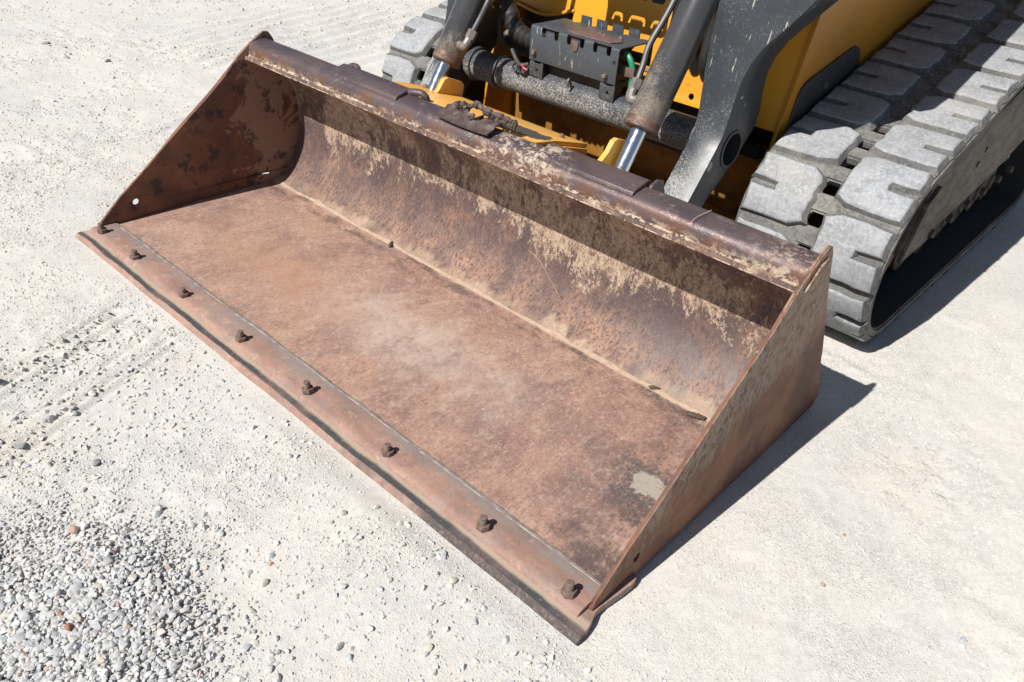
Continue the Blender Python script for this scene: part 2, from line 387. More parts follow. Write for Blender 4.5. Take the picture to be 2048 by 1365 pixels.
    def dark(name, base, dustc, amt, streak=(1, 1, 1), low=None, rough=0.42, fs=150, front=False):
        g = G(name)
        a = g.noise(8, 8, 0.68)
        f = g.noise(fs, 4, 0.8, g.vec(scale=streak))
        f2 = g.noise(55, 6, 0.78, g.vec(scale=streak, loc=(3, 1, 2)))
        c = g.mix(a, base, tuple(q * 1.45 for q in base))
        lim = g.math('ADD', f, g.math('MULTIPLY', a, 0.32)); lim = g.math('SUBTRACT', lim, 0.085)
        thr = 0.70 - amt
        mask = g.rng(lim, thr + 0.02, thr + 0.09)
        if low is not None:       # more caked dust below a height
            z = g.xyz()[2]
            k = g.rng(z, low[0], low[1], 0.0, low[2])
            mask = g.rng(g.math('ADD', lim, k), thr - 0.01, thr + 0.12)
        if front:
            ge = g.n('NewGeometry'); ny = g.xyz(ge.outputs['Normal'])
            mask = g.mul(mask, g.rng(ny[1], -0.25, -0.6, 0.12, 1.0))
        c = g.mix(g.mul(mask, 0.85), c, dustc)
        c = g.mix(g.rng(f2, 0.685, 0.72, 0.0, 0.75), c, (0.58, 0.56, 0.53))
        for q, rr in ((1, 35), (2, -28), (3, 70)):
            sk = g.noise(24, 2, 0.5, g.vec(scale=(5.0, 0.5, 0.5), rot=(rad(8 * q), rad(rr), 0), loc=(q, 2 * q, 0)))
            c = g.mix(g.mul(g.rng(sk, 0.70, 0.72, 0.0, 0.7), g.rng(a, 0.45, 0.55)), c, (0.55, 0.53, 0.50))
        c = g.mix(g.rng(g.noise(20, 8, 0.75, g.vec(loc=(8, 2, 5))), 0.66, 0.71, 0.0, 0.7), c, (0.17, 0.08, 0.05))
        return g.out(c, g.math('ADD', g.rng(a, 0.3, 0.7, rough - 0.06, rough + 0.1), g.math('MULTIPLY', mask, 0.35)), 0, g.bump(lim, 0.15, 0.002), 0.5)
    M['arm'] = dark('arm_paint', (0.030, 0.034, 0.041), (0.45, 0.45, 0.44), 0.03, (1.4, 0.8, 0.5), (0.62, 0.42, 0.15), rough=0.33, fs=330, front=True)
    M['tube'] = dark('tube_paint', (0.042, 0.047, 0.056), (0.40, 0.365, 0.325), 0.085, (0.8, 1.1, 1.0), (0.585, 0.52, 0.105), fs=240)
    M['cover'] = dark('cover_paint', (0.048, 0.056, 0.067), (0.20, 0.185, 0.175), 0.02)
    M['frame'] = dark('frame_paint', (0.011, 0.012, 0.014), (0.16, 0.14, 0.12), 0.02)

    g = G('cylinder_paint')
    a = g.noise(9, 9, 0.7, g.vec(scale=(1, .5, .5)), 0.5)
    f = g.noise(260, 6, 0.85, g.vec(scale=(1.2, .7, .7)))
    xz = g.xyz()
    c = g.mix(a, (0.038, 0.041, 0.046), (0.060, 0.060, 0.062))
    k = g.rng(xz[2], 0.85, 0.60, 0.0, 0.15)
    dm = g.rng(g.math('ADD', g.math('ADD', g.math('MULTIPLY', a, 0.55), g.math('MULTIPLY', f, 0.50)), k), 0.60, 0.76)
    c = g.mix(g.mul(dm, 0.8), c, (0.34, 0.27, 0.20))
    c = g.mix(g.mul(g.rng(g.noise(14, 9, 0.74, g.vec(scale=(1, .5, .5), loc=(3, 3, 3))), 0.58, 0.68), 0.75), c, (0.20, 0.085, 0.05))
    M['cyl'] = g.out(c, g.math('ADD', 0.24, g.math('MULTIPLY', dm, 0.5)), 0, g.bump(f, 0.12, 0.002), 0.6)

    g = G('chrome')
    M['chrome'] = g.out((0.80, 0.82, 0.86), g.rng(g.noise(60, 4), 0.3, 0.7, 0.10, 0.22), 1.0)
    g = G('gland_rust')
    c = g.ramp(g.noise(30, 7, 0.7), [(0.3, (0.085, 0.05, 0.04)), (0.6, (0.19, 0.10, 0.072)), (0.8, (0.28, 0.17, 0.12))])
    M['gland'] = g.out(c, 0.55, 0.2, g.bump(g.noise(200, 4), 0.2, 0.002))
    g = G('fitting_steel')
    c = g.ramp(g.noise(50, 7, 0.7), [(0.3, (0.14, 0.12, 0.11)), (0.6, (0.26, 0.24, 0.22)), (0.8, (0.22, 0.12, 0.08))])
    M['fitting'] = g.out(c, 0.5, 0.4)
    g = G('cover_rust')
    c = g.ramp(g.noise(45, 7, 0.7), [(0.3, (0.095, 0.06, 0.055)), (0.55, (0.16, 0.095, 0.082)), (0.75, (0.12, 0.115, 0.12))])
    M['coverrust'] = g.out(c, 0.7, 0, g.bump(g.noise(120, 4), 0.2, 0.002))
    g = G('grimy_steel')
    c = g.ramp(g.noise(40, 7, 0.7), [(0.3, (0.035, 0.028, 0.024)), (0.6, (0.085, 0.062, 0.050)), (0.8, (0.13, 0.105, 0.085))])
    M['grime'] = g.out(c, 0.7, 0, g.bump(g.noise(120, 4), 0.3, 0.003))
    g = G('black_rubber')
    M['black'] = g.out(g.mix(g.noise(30, 5, 0.7), (0.010, 0.010, 0.011), (0.030, 0.029, 0.028)), 0.55)
    g = G('pipe_black')
    M['pipe'] = g.out(g.mix(g.noise(60, 6, 0.75), (0.030, 0.032, 0.038), (0.075, 0.07, 0.068)), 0.46)
    g = G('green_hose')
    M['green'] = g.out((0.02, 0.23, 0.13), 0.45)
    g = G('red_wire')
    M['red'] = g.out((0.60, 0.03, 0.02), 0.4)
    g = G('cab_glass')
    M['glass'] = g.out((0.02, 0.025, 0.03), 0.06, 0, None, 0.8)
    g = G('straw')
    M['straw'] = g.out((0.42, 0.33, 0.22), 0.8)

    # rubber: grey dust on tread faces, darker on flanks
    for key, c0, c1, c2 in (('tread', (0.275, 0.285, 0.30), (0.35, 0.36, 0.375), (0.185, 0.188, 0.195)),
                            ('flank', (0.115, 0.116, 0.117), (0.175, 0.172, 0.166), (0.065, 0.065, 0.065)),
                            ('belt', (0.13, 0.128, 0.125), (0.205, 0.198, 0.185), (0.075, 0.075, 0.075))):
        g = G('rubber_' + key)
        a = g.noise(13, 7, 0.62)
        b = g.noise(95, 8, 0.78, None, 0.6)
        c = g.mix(g.rng(a, 0.32, 0.68), c0, c1)
        c = g.mix(g.rng(b, 0.46, 0.36, 0.0, 0.75), c, c2)
        c = g.mix(g.rng(g.noise(26, 7, 0.75, g.vec(loc=(1, 7, 3))), 0.54, 0.66, 0.0, 0.45), c, c2)
        c = g.mix(g.rng(b, 0.51, 0.60, 0.0, 0.9), c, tuple(q * 1.22 for q in c1))
        sw = g.noise(34, 4, 0.6, g.vec(scale=(0.5, 2.0, 2.0), loc=(5, 5, 5)), 0.8)
        c = g.mix(g.rng(sw, 0.60, 0.66, 0.0, 0.5), c, tuple(q * 1.3 for q in c1))
        c = g.mix(g.rng(g.noise(3.2, 3, 0.5, g.vec(loc=(2, 8, 8))), 0.45, 0.65, 0.0, 0.35), c, c2)
        ck = g.voro(9, g.vec(scale=(1.3, 0.8, 0.8)), 'DISTANCE_TO_EDGE')
        ck = g.mul(g.rng(ck, 0.0, 0.006, 1.0, 0.0), g.rng(g.noise(16, 3, 0.5, g.vec(loc=(2, 2, 9))), 0.57, 0.61))
        c = g.mix(g.mul(ck, 0.75), c, (0.05, 0.05, 0.05))
        c = g.mix(g.rng(g.noise(4, 4, 0.6, g.vec(loc=(6, 6, 1))), 0.56, 0.70, 0.0, 0.3), c, (0.42, 0.39, 0.33))
        M['rub_' + key] = g.out(c, 0.93, 0, g.bump(g.math('SUBTRACT', b, ck), 0.4, 0.003), 0.2)
    g = G('rubber_inner')
    M['rub_in'] = g.out(g.mix(g.noise(20, 6), (0.020, 0.020, 0.021), (0.045, 0.043, 0.042)), 0.85)
    g = G('undercarriage')
    a = g.noise(16, 9, 0.74, g.vec(scale=(1, .5, 1.2), rot=(rad(-50), 0, 0)), 0.6)
    c = g.ramp(a, [(0.30, (0.045, 0.038, 0.033)), (0.46, (0.095, 0.082, 0.068)), (0.58, (0.165, 0.145, 0.120)), (0.70, (0.085, 0.048, 0.034))])
    M['under'] = g.out(c, 0.75, 0, g.bump(a, 0.2, 0.003))

build_materials()

# ------------------------------------------------------------------ mesh helpers
def link(name, me, mat=None, parent=None, smooth=False):
    o = bpy.data.objects.new(name, me)
    COL.objects.link(o)
    if mat is not None:
        for m in (mat if isinstance(mat, list) else [mat]):
            if len(me.materials) < (len(mat) if isinstance(mat, list) else 1): me.materials.append(m)
    if parent is not None:
        o.parent = parent
        o.matrix_parent_inverse = Matrix.Translation(-world_loc(parent))
    if smooth:
        me.shade_smooth()
    return o

def world_loc(o):
    return (world_loc(o.parent) + o.matrix_parent_inverse.translation + o.location) if o.parent else o.location.copy()

def empty(name, loc, label, cat, group=None):
    o = bpy.data.objects.new(name, None)
    COL.objects.link(o)
    o.location = loc
    o.empty_display_size = 0.1
    o['label'] = label; o['category'] = cat
    if group: o['group'] = group
    return o

def finish(bm, name, mat, parent=None, smooth=False, bevel=0.0, seg=2, sharp=40):
    bmesh.ops.recalc_face_normals(bm, faces=bm.faces)
    if bevel > 0:
        es = [e for e in bm.edges if len(e.link_faces) == 2 and e.calc_face_angle(0) > rad(sharp)]
        bmesh.ops.bevel(bm, geom=es, offset=bevel, segments=seg, profile=0.6, affect='EDGES', clamp_overlap=True)
    me = bpy.data.meshes.new(name)
    bm.to_mesh(me); bm.free()
    o = link(name, me, mat, parent)
    if smooth or bevel > 0:
        me.shade_smooth()
        try: me.set_sharp_from_angle(angle=rad(34))
        except Exception: pass
    return o

AX = {'x': lambda a, u, v: (a, u, v), 'y': lambda a, u, v: (u, a, v), 'z': lambda a, u, v: (u, v, a)}

def add_prism(bm, outline, a0, a1, axis='x', holes=(), fn=None):
    """closed plate: 2D outline with holes, between a0 and a1 along an axis"""
    f3 = fn or AX[axis]
    loops = [list(outline)] + [list(h) for h in holes]
    flat = [p for lp in loops for p in lp]
    tris = tessellate_polygon([[Vector((p[0], p[1], 0)) for p in lp] for lp in loops])
    va = [bm.verts.new(f3(a0, *p)) for p in flat]
    vb = [bm.verts.new(f3(a1, *p)) for p in flat]
    if not holes:
        bm.faces.new(va); bm.faces.new(vb[::-1])
    else:
        for t in tris:
            bm.faces.new([va[i] for i in t]); bm.faces.new([vb[i] for i in reversed(t)])
    k = 0
    for lp in loops:
        n = len(lp)
        for i in range(n):
            j = (i + 1) % n
            bm.faces.new((va[k + i], va[k + j], vb[k + j], vb[k + i]))
        k += n

def prism(name, outline, a0, a1, axis, mat, parent, holes=(), bevel=0.0, seg=2):
    bm = bmesh.new()
    add_prism(bm, outline, a0, a1, axis, holes)
    return finish(bm, name, mat, parent, bevel=bevel, seg=seg)

def add_box(bm, lo, hi):
    add_prism(bm, [(lo[1], lo[2]), (hi[1], lo[2]), (hi[1], hi[2]), (lo[1], hi[2])], lo[0], hi[0], 'x')

def box(name, lo, hi, mat, parent, bevel=0.0, seg=2):
    bm = bmesh.new(); add_box(bm, lo, hi)
    return finish(bm, name, mat, parent, bevel=bevel, seg=seg)

def frame_for(d):
    d = d.normalized()
    u = d.orthogonal().normalized()
    return u, d.cross(u)

def add_lathe(bm, p0, p1, prof, n=32, cap=True):
    """rings (t along p0>p1 in metres, radius)"""
    p0 = Vector(p0); p1 = Vector(p1)
    d = (p1 - p0).normalized()
    u, v = frame_for(d)
    rings = []
    for t, r in prof:
        rings.append([bm.verts.new(p0 + d * t + (u * math.cos(a) + v * math.sin(a)) * r) for a in (2 * math.pi * i / n for i in range(n))])
    for A, B in zip(rings, rings[1:]):
        for i in range(n):
            bm.faces.new((A[i], A[(i + 1) % n], B[(i + 1) % n], B[i]))
    if cap:
        bm.faces.new(rings[0][::-1]); bm.faces.new(rings[-1])

def lathe(name, p0, p1, prof, mat, parent, n=32, cap=True):
    bm = bmesh.new(); add_lathe(bm, p0, p1, prof, n, cap)
    return finish(bm, name, mat, parent, smooth=True)

def smooth_path(pts, k=6):
    P = [Vector(p) for p in pts]
    P = [P[0] * 2 - P[1]] + P + [P[-1] * 2 - P[-2]]
    out = []
    for i in range(1, len(P) - 2):
        a, b, c, d = P[i - 1], P[i], P[i + 1], P[i + 2]
        for j in range(k):
            t = j / k
            out.append(0.5 * ((2 * b) + (c - a) * t + (2 * a - 5 * b + 4 * c - d) * t * t + (3 * b - a - 3 * c + d) * t ** 3))
    out.append(P[-2])
    return out

def add_tube(bm, pts, r, n=10, radii=None):
    rings = []
    up = None
    for i, p in enumerate(pts):
        d = (pts[min(i + 1, len(pts) - 1)] - pts[max(i - 1, 0)]).normalized()
        if up is None: up = d.orthogonal().normalized()
        u = (up - d * up.dot(d)).normalized(); up = u
        v = d.cross(u)
        rr = radii[i] if radii else r
        rings.append([bm.verts.new(p + (u * math.cos(a) + v * math.sin(a)) * rr) for a in (2 * math.pi * k / n for k in range(n))])
    for A, B in zip(rings, rings[1:]):
        for i in range(n): bm.faces.new((A[i], A[(i + 1) % n], B[(i + 1) % n], B[i]))
    bm.faces.new(rings[0][::-1]); bm.faces.new(rings[-1])

def tube(name, pts, r, mat, parent, n=10, k=6, radii=None):
    bm = bmesh.new(); add_tube(bm, smooth_path(pts, k) if k else [Vector(p) for p in pts], r, n, radii)
    return finish(bm, name, mat, parent, smooth=True)

def hexa(c, r, rot=0.0):
    return [(c[0] + r * math.cos(rot + i * math.pi / 3), c[1] + r * math.sin(rot + i * math.pi / 3)) for i in range(6)]

def circ(c, r, n=24):
    return [(c[0] + r * math.cos(2 * math.pi * i / n), c[1] + r * math.sin(2 * math.pi * i / n)) for i in range(n)]

# ------------------------------------------------------------------ value noise (for relief and scatter)
_T = rng.random((256, 256))
def vn(x, y, s=0):
    x = np.asarray(x, float) + s * 17.3; y = np.asarray(y, float) + s * 9.7
    xi = np.floor(x).astype(int); yi = np.floor(y).astype(int)
    fx = x - xi; fy = y - yi
    fx = fx * fx * (3 - 2 * fx); fy = fy * fy * (3 - 2 * fy)
    g = lambda a, b: _T[a & 255, b & 255]
    return (g(xi, yi) * (1 - fx) + g(xi + 1, yi) * fx) * (1 - fy) + (g(xi, yi + 1) * (1 - fx) + g(xi + 1, yi + 1) * fx) * fy
def fbm(x, y, o=4, s=0):
    t = 0; a = 0.5; n = 0
    for i in range(o):
        t = t + a * vn(x * 2 ** i, y * 2 ** i, s + i); n += a; a *= 0.55
    return t / n
def sst(a, b, x):
    t = np.clip((x - a) / (b - a), 0, 1); return t * t * (3 - 2 * t)

def heap(x, y):                      # loose stone heap at the lower left of the bucket
    u = (x - 0.42) / 0.36; v = (y + 0.71) / 0.27
    return np.clip(1.25 - np.sqrt(u * u + v * v) + (fbm(x * 7, y * 7, 3, 5) - 0.5) * 1.1, 0, 1)

def ground_h(x, y):
    h = (fbm(x * 1.1, y * 1.1, 3, 1) - 0.5) * 0.022 + (fbm(x * 5, y * 5, 5, 2) - 0.5) * 0.009
    h = h + (fbm(x * 30, y * 30, 2, 3) - 0.5) * 0.0035
    rough = sst(0.46, 0.60, fbm(x * 2.6, y * 2.6, 3, 8))
    h = h + rough * (fbm(x * 24, y * 24, 3, 11) - 0.5) * 0.012
    # drag grooves left of the cutting edge
    for x0, dep in ((-0.452, 1.0), (-0.418, 0.7), (-0.37, 0.9), (-0.25, 0.7), (-0.185, 0.9), (-0.148, 0.5)):
        xc = x0 - 0.39 * (y + 0.46) + (vn(y * 3, y * 0 + x0 * 50) - 0.5) * 0.012
        k = np.exp(-((x - xc) / 0.0085) ** 2) - 0.5 * np.exp(-((x - xc - 0.015) / 0.009) ** 2)
        h = h - dep * 0.017 * k * sst(-0.02, -0.12, y) * sst(-1.1, -0.7, y) * (0.5 + vn(y * 9, x0 * 90 + y * 0))
    # churned tread marks behind the left end
    m = sst(1.0, 0.5, np.sqrt(((x + 2.9) / 1.0) ** 2 + ((y - 2.3) / 1.3) ** 2))
    q = x + 0.22 * y + (fbm(x * 2, y * 2, 2, 21) - 0.5) * 0.14
    h = h + m * 0.014 * np.sin(q * 2 * math.pi / 0.14) * (0.3 + vn(x * 9, y * 9, 23))
    m2 = sst(1.0, 0.5, np.sqrt(((x + 1.75) / 0.5) ** 2 + ((y - 1.1) / 0.6) ** 2))
    h = h + m2 * 0.010 * np.sin((x + 0.3 * y) * 2 * math.pi / 0.12 + fbm(x * 3, y * 3, 2, 2) * 4) * (0.3 + vn(x * 11, y * 11, 25))
    h = h + heap(x, y) * 0.016
    # packed flat under the bucket and the tracks
    def rect(x0, x1, y0, y1, s):
        return sst(0, s, x - x0) * sst(0, s, x1 - x) * sst(0, s, y - y0) * sst(0, s, y1 - y)
    f = np.clip(rect(-1.17, 1.17, -0.07, 1.17, 0.07) + rect(0.54, 1.12, 1.3, 3.4, 0.06) + rect(-1.12, -0.54, 1.3, 3.4, 0.06), 0, 1)
    far = sst(9, 5, np.maximum(np.abs(x), np.abs(y - 1)))
    return h * far * (1 - f) - 0.006 * f

def make_ground():
    xs = np.concatenate([[-300, -120, -50, -24, -13], np.arange(-8, -3.6, .09), np.arange(-3.6, -1.1, .026), np.arange(-1.1, 1.9, .0095), np.arange(1.9, 4.2, .06), [5, 8, 14, 30, 90, 300]])
    ys = np.concatenate([[-300, -90, -30, -14, -8, -5, -3], np.arange(-2, -0.95, .06), np.arange(-0.95, 1.4, .0095), np.arange(1.4, 3.6, .026), np.arange(3.6, 7, .09), [9, 14, 30, 90, 300]])
    X, Y = np.meshgrid(xs, ys)
    Z = ground_h(X, Y)
    nx, ny = len(xs), len(ys)
    co = np.stack([X.ravel(), Y.ravel(), Z.ravel()], 1).astype(np.float32)
    i = np.arange(nx * ny).reshape(ny, nx)
    q = np.stack([i[:-1, :-1], i[:-1, 1:], i[1:, 1:], i[1:, :-1]], -1).reshape(-1, 4)
    me = np_mesh('ground', co, q)
    o = link('ground', me, M['ground'], None, True)
    o['kind'] = 'structure'
    return o

def np_mesh(name, co, faces):
    me = bpy.data.meshes.new(name)
    k = faces.shape[1]
    me.vertices.add(len(co)); me.vertices.foreach_set('co', co.astype(np.float32).ravel())
    me.loops.add(faces.size); me.loops.foreach_set('vertex_index', faces.astype(np.int32).ravel())
    me.polygons.add(len(faces))
    me.polygons.foreach_set('loop_start', np.arange(0, faces.size, k, dtype=np.int32))
    me.update(calc_edges=True)
    return me

make_ground()

# ------------------------------------------------------------------ loader bucket
BK = empty('loader_bucket', (0, 0.5, 0), 'wide rusty steel loader bucket with bolted cutting edge, resting on the pale gravel', 'bucket')

SIDE = [(0.072, 0.017), (0.080, 0.040), (0.162, 0.112), (0.262, 0.185), (0.354, 0.258), (0.470, 0.345), (0.535, 0.392), (0.600, 0.445), (0.663, 0.508),
        (0.715, 0.545), (0.752, 0.568), (0.772, 0.577), (0.790, 0.573), (0.805, 0.551), (0.839, 0.473), (0.881, 0.391), (0.927, 0.302), (0.973, 0.211),
        (0.975, 0.200), (1.052, 0.055), (1.060, 0.030), (1.045, 0.004), (0.900, 0.000), (0.205, 0.000), (0.203, 0.0175)]
slot = [(0.700, 0.055), (0.735, 0.050), (0.737, 0.057), (0.702, 0.062)]
prism('side_plate', SIDE, -1.067, -1.057, 'x', M['side'], BK, holes=[circ((0.211, 0.081), 0.0115, 14), slot], bevel=0.0022)
prism('side_plate', SIDE, 1.057, 1.067, 'x', M['side'], BK, holes=[circ((0.211, 0.062), 0.0115, 14)], bevel=0.0022)
# rolled reinforcing rims along the sloping edges
RIM = [(0.300, 0.212), (0.420, 0.305), (0.535, 0.3905), (0.600, 0.443), (0.650, 0.492)]
P = smooth_path([(-1.0700, y - 0.002, z - 0.008) for y, z in RIM], 4)
tube('edge_rim', P, 0.0085, M['side'], BK, 8, 0, [0.0085 * min(1, 0.35 + 0.2 * min(i, len(P) - 1 - i)) for i in range(len(P))])
for sx in (-1, 1):
    bm = bmesh.new()
    add_prism(bm, [(0.69, 0.50), (0.745, 0.545), (0.775, 0.553), (0.79, 0.53), (0.74, 0.49)], sx * 1.0672, sx * 1.0735, 'x')
    finish(bm, 'corner_gusset', M['side'], BK, bevel=0.002)

def sheet(name, prof, x0, x1, nx, thick, mat, parent, amp=0.0, seed=0):
    """plate rolled along a profile of (y, z), with shallow dents; thickness to the back"""
    P = [Vector((0, y, z)) for y, z in prof]
    n = len(P)
    nor = []
    for i in range(n):
        d = (P[min(i + 1, n - 1)] - P[max(i - 1, 0)]).normalized()
        nor.append(Vector((0, -d.z, d.y)))
    vs = []; 
    for side in (0, 1):
        for i in range(n):
            for j in range(nx + 1):
                x = x0 + (x1 - x0) * j / nx
                edge = min(1, 4 * min(j, nx - j) / nx + .0) * min(1, 3 * min(i, n - 1 - i) / n)
                d = amp * edge * (float(fbm(x * 3 + seed, i * 0.14, 3, seed)) - 0.5)
                v = P[i] + nor[i] * (d if side == 0 else d - thick)
                vs.append((x, v.y, v.z))
    N = n * (nx + 1)
    id_ = lambda s, i, j: s * N + i * (nx + 1) + j
    fs = []
    for i in range(n - 1):
        for j in range(nx):
            fs.append((id_(0, i, j), id_(0, i, j + 1), id_(0, i + 1, j + 1), id_(0, i + 1, j)))
            fs.append((id_(1, i, j), id_(1, i + 1, j), id_(1, i + 1, j + 1), id_(1, i, j + 1)))
    for j in range(nx):
        fs.append((id_(0, 0, j), id_(1, 0, j), id_(1, 0, j + 1), id_(0, 0, j + 1)))
        fs.append((id_(0, n - 1, j), id_(0, n - 1, j + 1), id_(1, n - 1, j + 1), id_(1, n - 1, j)))
    for i in range(n - 1):
        fs.append((id_(0, i, 0), id_(0, i + 1, 0), id_(1, i + 1, 0), id_(1, i, 0)))
        fs.append((id_(0, i, nx), id_(1, i, nx), id_(1, i + 1, nx), id_(0, i + 1, nx)))
    me = bpy.data.meshes.new(name); me.from_pydata(vs, [], fs); me.update()
    o = link(name, me, mat, parent, True)
    try: me.set_sharp_from_angle(angle=rad(40))
    except Exception: pass
    return o

fl = [(0.134 + (0.745 - 0.134) * i / 18, 0.0215 + 0.003 * math.sin(i / 18 * math.pi)) for i in range(19)]
sheet('floor_plate', fl, -1.0565, 1.0565, 70, 0.010, M['floor'], BK, 0.009, 3)
curve = smooth_path([(0, 0.746, 0.020), (0, 0.785, 0.040), (0, 0.830, 0.085), (0, 0.869, 0.157), (0, 0.884, 0.250), (0, 0.878, 0.345), (0, 0.840, 0.410), (0, 0.770, 0.463), (0, 0.685, 0.496)], 5)
sheet('back_plate', [(p.y, p.z) for p in curve], -1.0565, 1.0565, 80, 0.009, M['back'], BK, 0.010, 6)

# top beam with a rounded crest
prof = [(0.7025, 0.499), (0.7025, 0.520), (0.706, 0.533), (0.715, 0.543), (0.731, 0.549), (0.765, 0.555), (0.778, 0.552), (0.786, 0.540), (0.79, 0.50), (0.80, 0.46), (0.74, 0.492)]
sheet('top_beam', prof[::-1], -1.0565, 1.0565, 90, -0.004, M['beam'], BK, 0.0, 2)

# hook plates lying on the beam
def hook(x0, x1, lift, ys=(0.697, 0.795), tilt=0.0):
    bm = bmesh.new()
    y0, y1 = ys
    add_prism(bm, [(y0, 0.548 + lift), (y0 + 0.004, 0.557 + lift), (y0 + 0.018, 0.563 + lift), (y1 - 0.01, 0.571 + lift + tilt), (y1 + 0.006, 0.565 + lift + tilt), (y1 + 0.004, 0.558 + lift + tilt), (y1 - 0.012, 0.562 + lift + tilt), (y0 + 0.020, 0.554 + lift), (y0 + 0.008, 0.549 + lift)], x0, x1, 'x')
    return finish(bm, 'hook_plate', M['beam'], BK, bevel=0.0015)
hook(-0.603, -0.275, -0.0035, (0.716, 0.786), 0.002)
hook(0.285, 0.600, -0.0035, (0.713, 0.787), 0.002)
bm = bmesh.new(); add_prism(bm, [(0.768, 0.545), (0.775, 0.560), (0.800, 0.568), (0.825, 0.560), (0.850, 0.50), (0.80, 0.47)], 0.606, 0.614, 'x'); finish(bm, 'hook_gusset', M['beam'], BK, bevel=0.0015)
# bent-over end of the left hook plate
tube('bent_lug', [(-0.29, 0.770, 0.556), (-0.262, 0.778, 0.563), (-0.240, 0.786, 0.564), (-0.226, 0.792, 0.556), (-0.222, 0.795, 0.542)], 0.011, M['beam'], BK, 8, 5)
tube('bent_lug', [(-0.592, 0.790, 0.560), (-0.578, 0.795, 0.566), (-0.563, 0.797, 0.566), (-0.552, 0.797, 0.558)], 0.008, M['beam'], BK, 8, 4)
# torn middle hook plate: ragged rear edge, curled ends
def torn():
    r = random.Random(3)
    nx, ny = 26, 7
    bm = bmesh.new(); g = []
    for j in range(ny + 1):
        row = []
        for i in range(nx + 1):
            u = i / nx; v = j / ny
            x = -0.085 + 0.205 * u
            back = 0.044 + 0.008 * math.sin(u * 19) + 0.016 * r.random() * (v > 0.8)
            y = 0.704 + back * v + 0.004 * abs(u - 0.45)
            z = 0.551 + 0.010 * v + 0.016 * v * v * (0.2 + 1.1 * float(vn(u * 9, v * 3, 4))) + 0.004 * (abs(u - 0.5) * 2) ** 4 + (0.009 * (r.random() - .5) if v > 0.45 else 0)
            row.append(bm.verts.new((x, y, z)))
        g.append(row)
    for j in range(ny):
        for i in range(nx): bm.faces.new((g[j][i], g[j][i + 1], g[j + 1][i + 1], g[j + 1][i]))
    bmesh.ops.recalc_face_normals(bm, faces=bm.faces)
    bmesh.ops.solidify(bm, geom=bm.faces[:], thickness=0.005)
    o = finish(bm, 'torn_hook_plate', M['torn'], BK, smooth=True)
    o['label'] = 'torn and curled middle hook plate with ragged rear edge'
    return o
torn()
def crumple(name, pts, r, seed, mat):
    rr = random.Random(seed)
    P = smooth_path(pts, 7)
    return tube(name, P, r, mat, BK, 7, 0, [r * (0.6 + 0.9 * rr.random()) for _ in P])
crumple('torn_edge', [(-0.03, 0.772, 0.580), (0.0, 0.787, 0.592), (0.03, 0.782, 0.586), (0.07, 0.790, 0.580), (0.115, 0.795, 0.576), (0.14, 0.80, 0.570)], 0.009, 4, M['torn'])
crumple('torn_edge', [(0.055, 0.765, 0.566), (0.085, 0.770, 0.572), (0.12, 0.778, 0.570), (0.145, 0.790, 0.566)], 0.010, 9, M['torn'])
crumple('torn_edge', [(-0.075, 0.765, 0.570), (-0.05, 0.775, 0.580), (-0.02, 0.765, 0.576)], 0.010, 5, M['torn'])

# cutting edge strips
def worn_edge():
    st = [(0.000, 0.0035, 1.087), (0.004, 0.0095, 1.0875), (0.0115, 0.0160, 1.0875), (0.030, 0.0162, 1.086), (0.055, 0.0163, 1.081), (0.075, 0.0163, 1.073), (0.095, 0.0163, 1.072), (0.150, 0.0163, 1.0795), (0.185, 0.0163, 1.0825), (0.203, 0.0163, 1.0795), (0.212, 0.0163, 1.068)]
    n = 90
    bm = bmesh.new(); T = []; B = []
    for y, z, hw in st:
        rt, rb = [], []
        for i in range(n + 1):
            t = -1 + 2 * i / n; x = t * hw
            wy = 0.0075 * (float(fbm(x * 4, 1.3, 4, 61)) - 0.5) if y < 0.03 else 0.0
            rt.append(bm.verts.new((x, y + wy, z))); rb.append(bm.verts.new((x, y + wy + (0.003 if y == 0 else 0), -0.0015)))
        T.append(rt); B.append(rb)
    for k in range(len(st) - 1):
        for i in range(n):
            bm.faces.new((T[k][i], T[k][i + 1], T[k + 1][i + 1], T[k + 1][i]))
            bm.faces.new((B[k][i], B[k + 1][i], B[k + 1][i + 1], B[k][i + 1]))
        for i in (0, n): bm.faces.new((T[k][i], T[k + 1][i], B[k + 1][i], B[k][i]))
    for i in range(n):
        bm.faces.new((T[0][i], B[0][i], B[0][i + 1], T[0][i + 1])); bm.faces.new((T[-1][i], T[-1][i + 1], B[-1][i + 1], B[-1][i]))
    return finish(bm, 'cutting_edge', M['edge'], BK, smooth=True)
worn_edge()
bm = bmesh.new()
add_prism(bm, [(0.040, 0.0163), (0.044, 0.0225), (0.052, 0.0275), (0.062, 0.0290), (0.1255, 0.0290), (0.1255, 0.0163)], -1.071, 1.0555, 'x')
finish(bm, 'base_edge', M['edge'], BK, bevel=0.0016)

